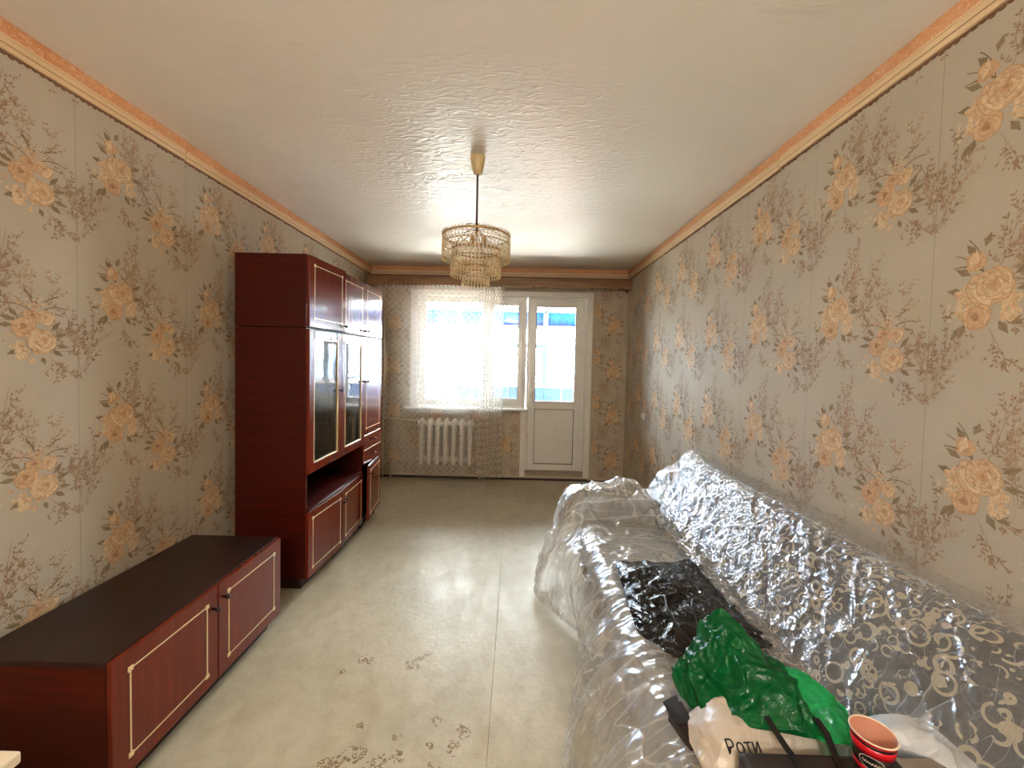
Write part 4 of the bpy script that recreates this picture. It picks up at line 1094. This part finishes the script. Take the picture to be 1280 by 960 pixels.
ribbon([(2.435, .90, .60), (2.438, .872, .592), (2.428, .84, .583), (2.412, .79, .580), (2.41, .68, .580)], .014, M_strap, tt_, 'strap')
# lettering on the packet front
cu = bpy.data.curves.new('lettering', 'FONT'); cu.body = 'Роти'; cu.size = .036; cu.extrude = .0006
to = bpy.data.objects.new('lettering_tmp', cu); COL.objects.link(to)
dg = bpy.context.evaluated_depsgraph_get(); me = bpy.data.meshes.new_from_object(to.evaluated_get(dg)); bpy.data.objects.remove(to)
me.name = 'lettering'; me.materials.clear(); me.materials.append(M_ink)
lo = bpy.data.objects.new('lettering', me); COL.objects.link(lo); lo.parent = pk
lo.location = Vector((2.216, .8625, .5455))-Vector(pk['_o']); lo.rotation_euler = (R(35), 0, R(4))
# green carrier bag
gb = thing('green_bag', (2.38, 1.05, .5), 'crumpled green plastic carrier bag heaped on the sofa seat', 'bag')
ol = [(2.205, 1.08, -.02), (2.22, .99, .02), (2.26, .94, .05), (2.33, .905, .07), (2.40, .885, .075), (2.455, .872, .075), (2.465, .91, .075), (2.46, .97, .06), (2.475, 1.04, .05), (2.49, 1.10, .04), (2.45, 1.16, .03), (2.37, 1.21, .03), (2.28, 1.20, .0), (2.22, 1.16, -.02)]
dome(ol, (2.325, 1.12), .495, .185, 1.35, .05, 53, 220, 90, 12, under=False).build('bag_body', M_green, gb, smooth=True)
ol = [(2.40, 1.12, .04), (2.40, 1.0, .06), (2.41, .93, .07), (2.43, .868, .085), (2.50, .862, .085), (2.53, .90, .07), (2.56, .95, .05), (2.60, 1.00, .03), (2.625, 1.04, .02), (2.60, 1.10, .02), (2.53, 1.15, .03)]
dome(ol, (2.53, 1.05), .49, .075, 1.6, .035, 71, 140, 50, 10, under=False).build('bag_flap', M_greenl, gb, smooth=True)
# white thin bag + carton right of the cup
wb = thing('white_bag', (2.68, .9, .47), 'thin white plastic bag lying right of the red cup', 'bag')
ol = [(2.56, .93, .06), (2.60, .97, .05), (2.68, .985, .05), (2.76, .97, .05), (2.80, .90, .04), (2.80, .80, .03), (2.72, .78, .06), (2.66, .86, .085), (2.58, .90, .08)]
dome(ol, (2.70, .91), .468, .09, 2.2, .02, 83, 120, 40, 10, under=True).build('bag_body', M_whitebag, wb, smooth=True)
ct = MB().box(2.575, 2.69, .45, .862, .468, .553).build('grey_carton', M_carton, bevel=.003)
tag(ct, 'grey printed carton lying between the red cup and the white bag', 'carton')
# black folded pouch left of the packet
bp = thing('black_pouch', (2.19, .97, .46), 'small folded black pouch with open flap left of the white packet', 'pouch')
MB().add([(2.150, 1.035, .458), (2.195, 1.055, .458), (2.205, .95, .458), (2.170, .94, .458), (2.150, 1.035, .492), (2.19, 1.05, .508), (2.200, .955, .500), (2.174, .945, .482)], [(0, 3, 2, 1), (4, 5, 6, 7), (0, 1, 5, 4), (1, 2, 6, 5), (2, 3, 7, 6), (3, 0, 4, 7)]).build('pouch_body', M_tote, bp, .004)
MB().add([(2.140, 1.045, .500), (2.180, 1.055, .512), (2.178, .985, .503), (2.150, .990, .490), (2.140, 1.045, .504), (2.180, 1.055, .516), (2.178, .985, .507), (2.150, .990, .494)], [(0, 3, 2, 1), (4, 5, 6, 7), (0, 1, 5, 4), (1, 2, 6, 5), (2, 3, 7, 6), (3, 0, 4, 7)]).build('flap', plain('pouch_flap', (30, 30, 34), .45), bp)
# paper cup
KX, KY, KZ = 2.472, .797, .5805
cup = thing('paper_cup', (KX, KY, KZ), 'red and black paper coffee cup standing on the dark tote bag', 'cup')
M_red = plain('cup_red', (206, 22, 36), .35); M_cupblack = plain('cup_black', (30, 12, 12), .35); M_cupin = plain('cup_paper', (196, 132, 104), .6)
hC = .088; rb, rt = .0275, .0385
def cr_(z): return rb+(rt-rb)*z/hC
bands = [(0, .018, M_cupblack), (.018, .030, M_red), (.030, .058, M_cupblack), (.058, .076, M_red), (.076, .081, M_cupblack), (.081, hC, M_red)]
bodym = MB(); bodym.lathe([(rb-.002, .001), (cr_(0)-.0006, 0), (cr_(hC)-.0006, hC), (cr_(hC)-.0016, hC), (cr_(.006)-.0018, .006), (0, .006)], (KX, KY, KZ), 40)
body = bodym.build('cup_body', M_cupin, cup, smooth=True)
for (a, c, mt) in bands:
    MB().lathe([(cr_(a)-.0004, a), (cr_(a), a), (cr_(c), c), (cr_(c)-.0004, c)], (KX, KY, KZ), 40, caps=False).build('colour_band', mt, body, smooth=True)
rim = MB(); rim.lathe([(rt+.0016*math.cos(t)-.0002, hC+.0016*math.sin(t)) for t in np.linspace(0, 2*math.pi, 9)], (KX, KY, KZ), 40, caps=False); rim.build('rim', plain('cup_rim', (232, 214, 186), .5), body, smooth=True)
def oncup(u, z, off):
    a = math.atan2(-KY, 1.724-KX)+u/.034
    r_ = cr_(z)+off; return (KX+r_*math.cos(a), KY+r_*math.sin(a), KZ+z)
def cup_ellipse(ru, rz, off, name, mat, inner=None, n=36):
    m = MB(); o_ = [oncup(ru*math.cos(t), .044+rz*math.sin(t), off) for t in np.linspace(0, 2*math.pi, n, endpoint=False)]
    if inner is None:
        m.add([oncup(0, .044, off+.0001)]+o_, [(0, 1+k, 1+(k+1) % n) for k in range(n)])
    else:
        i_ = [oncup(inner*ru*math.cos(t), .044+(rz-ru*(1-inner))*math.sin(t), off) for t in np.linspace(0, 2*math.pi, n, endpoint=False)]
        m.add(o_+i_, [(k, (k+1) % n, n+(k+1) % n, n+k) for k in range(n)])
    return m.build(name, mat, body)
M_cuplogo = plain('cup_logo_cream', (226, 214, 196), .4)
cup_ellipse(.021, .0145, .0004, 'logo_oval', plain('cup_logo_dark', (22, 20, 16), .4)); cup_ellipse(.021, .0145, .0007, 'logo_outline', M_cuplogo, .93)
m = MB(); pts = [oncup(-.015+.030*i/40, .044+.0028*math.sin(i*1.15)*(1 if i % 3 else .5), .0008) for i in range(41)]
m.tube(pts, .0006, 4); m.build('logo_script', M_cuplogo, body)
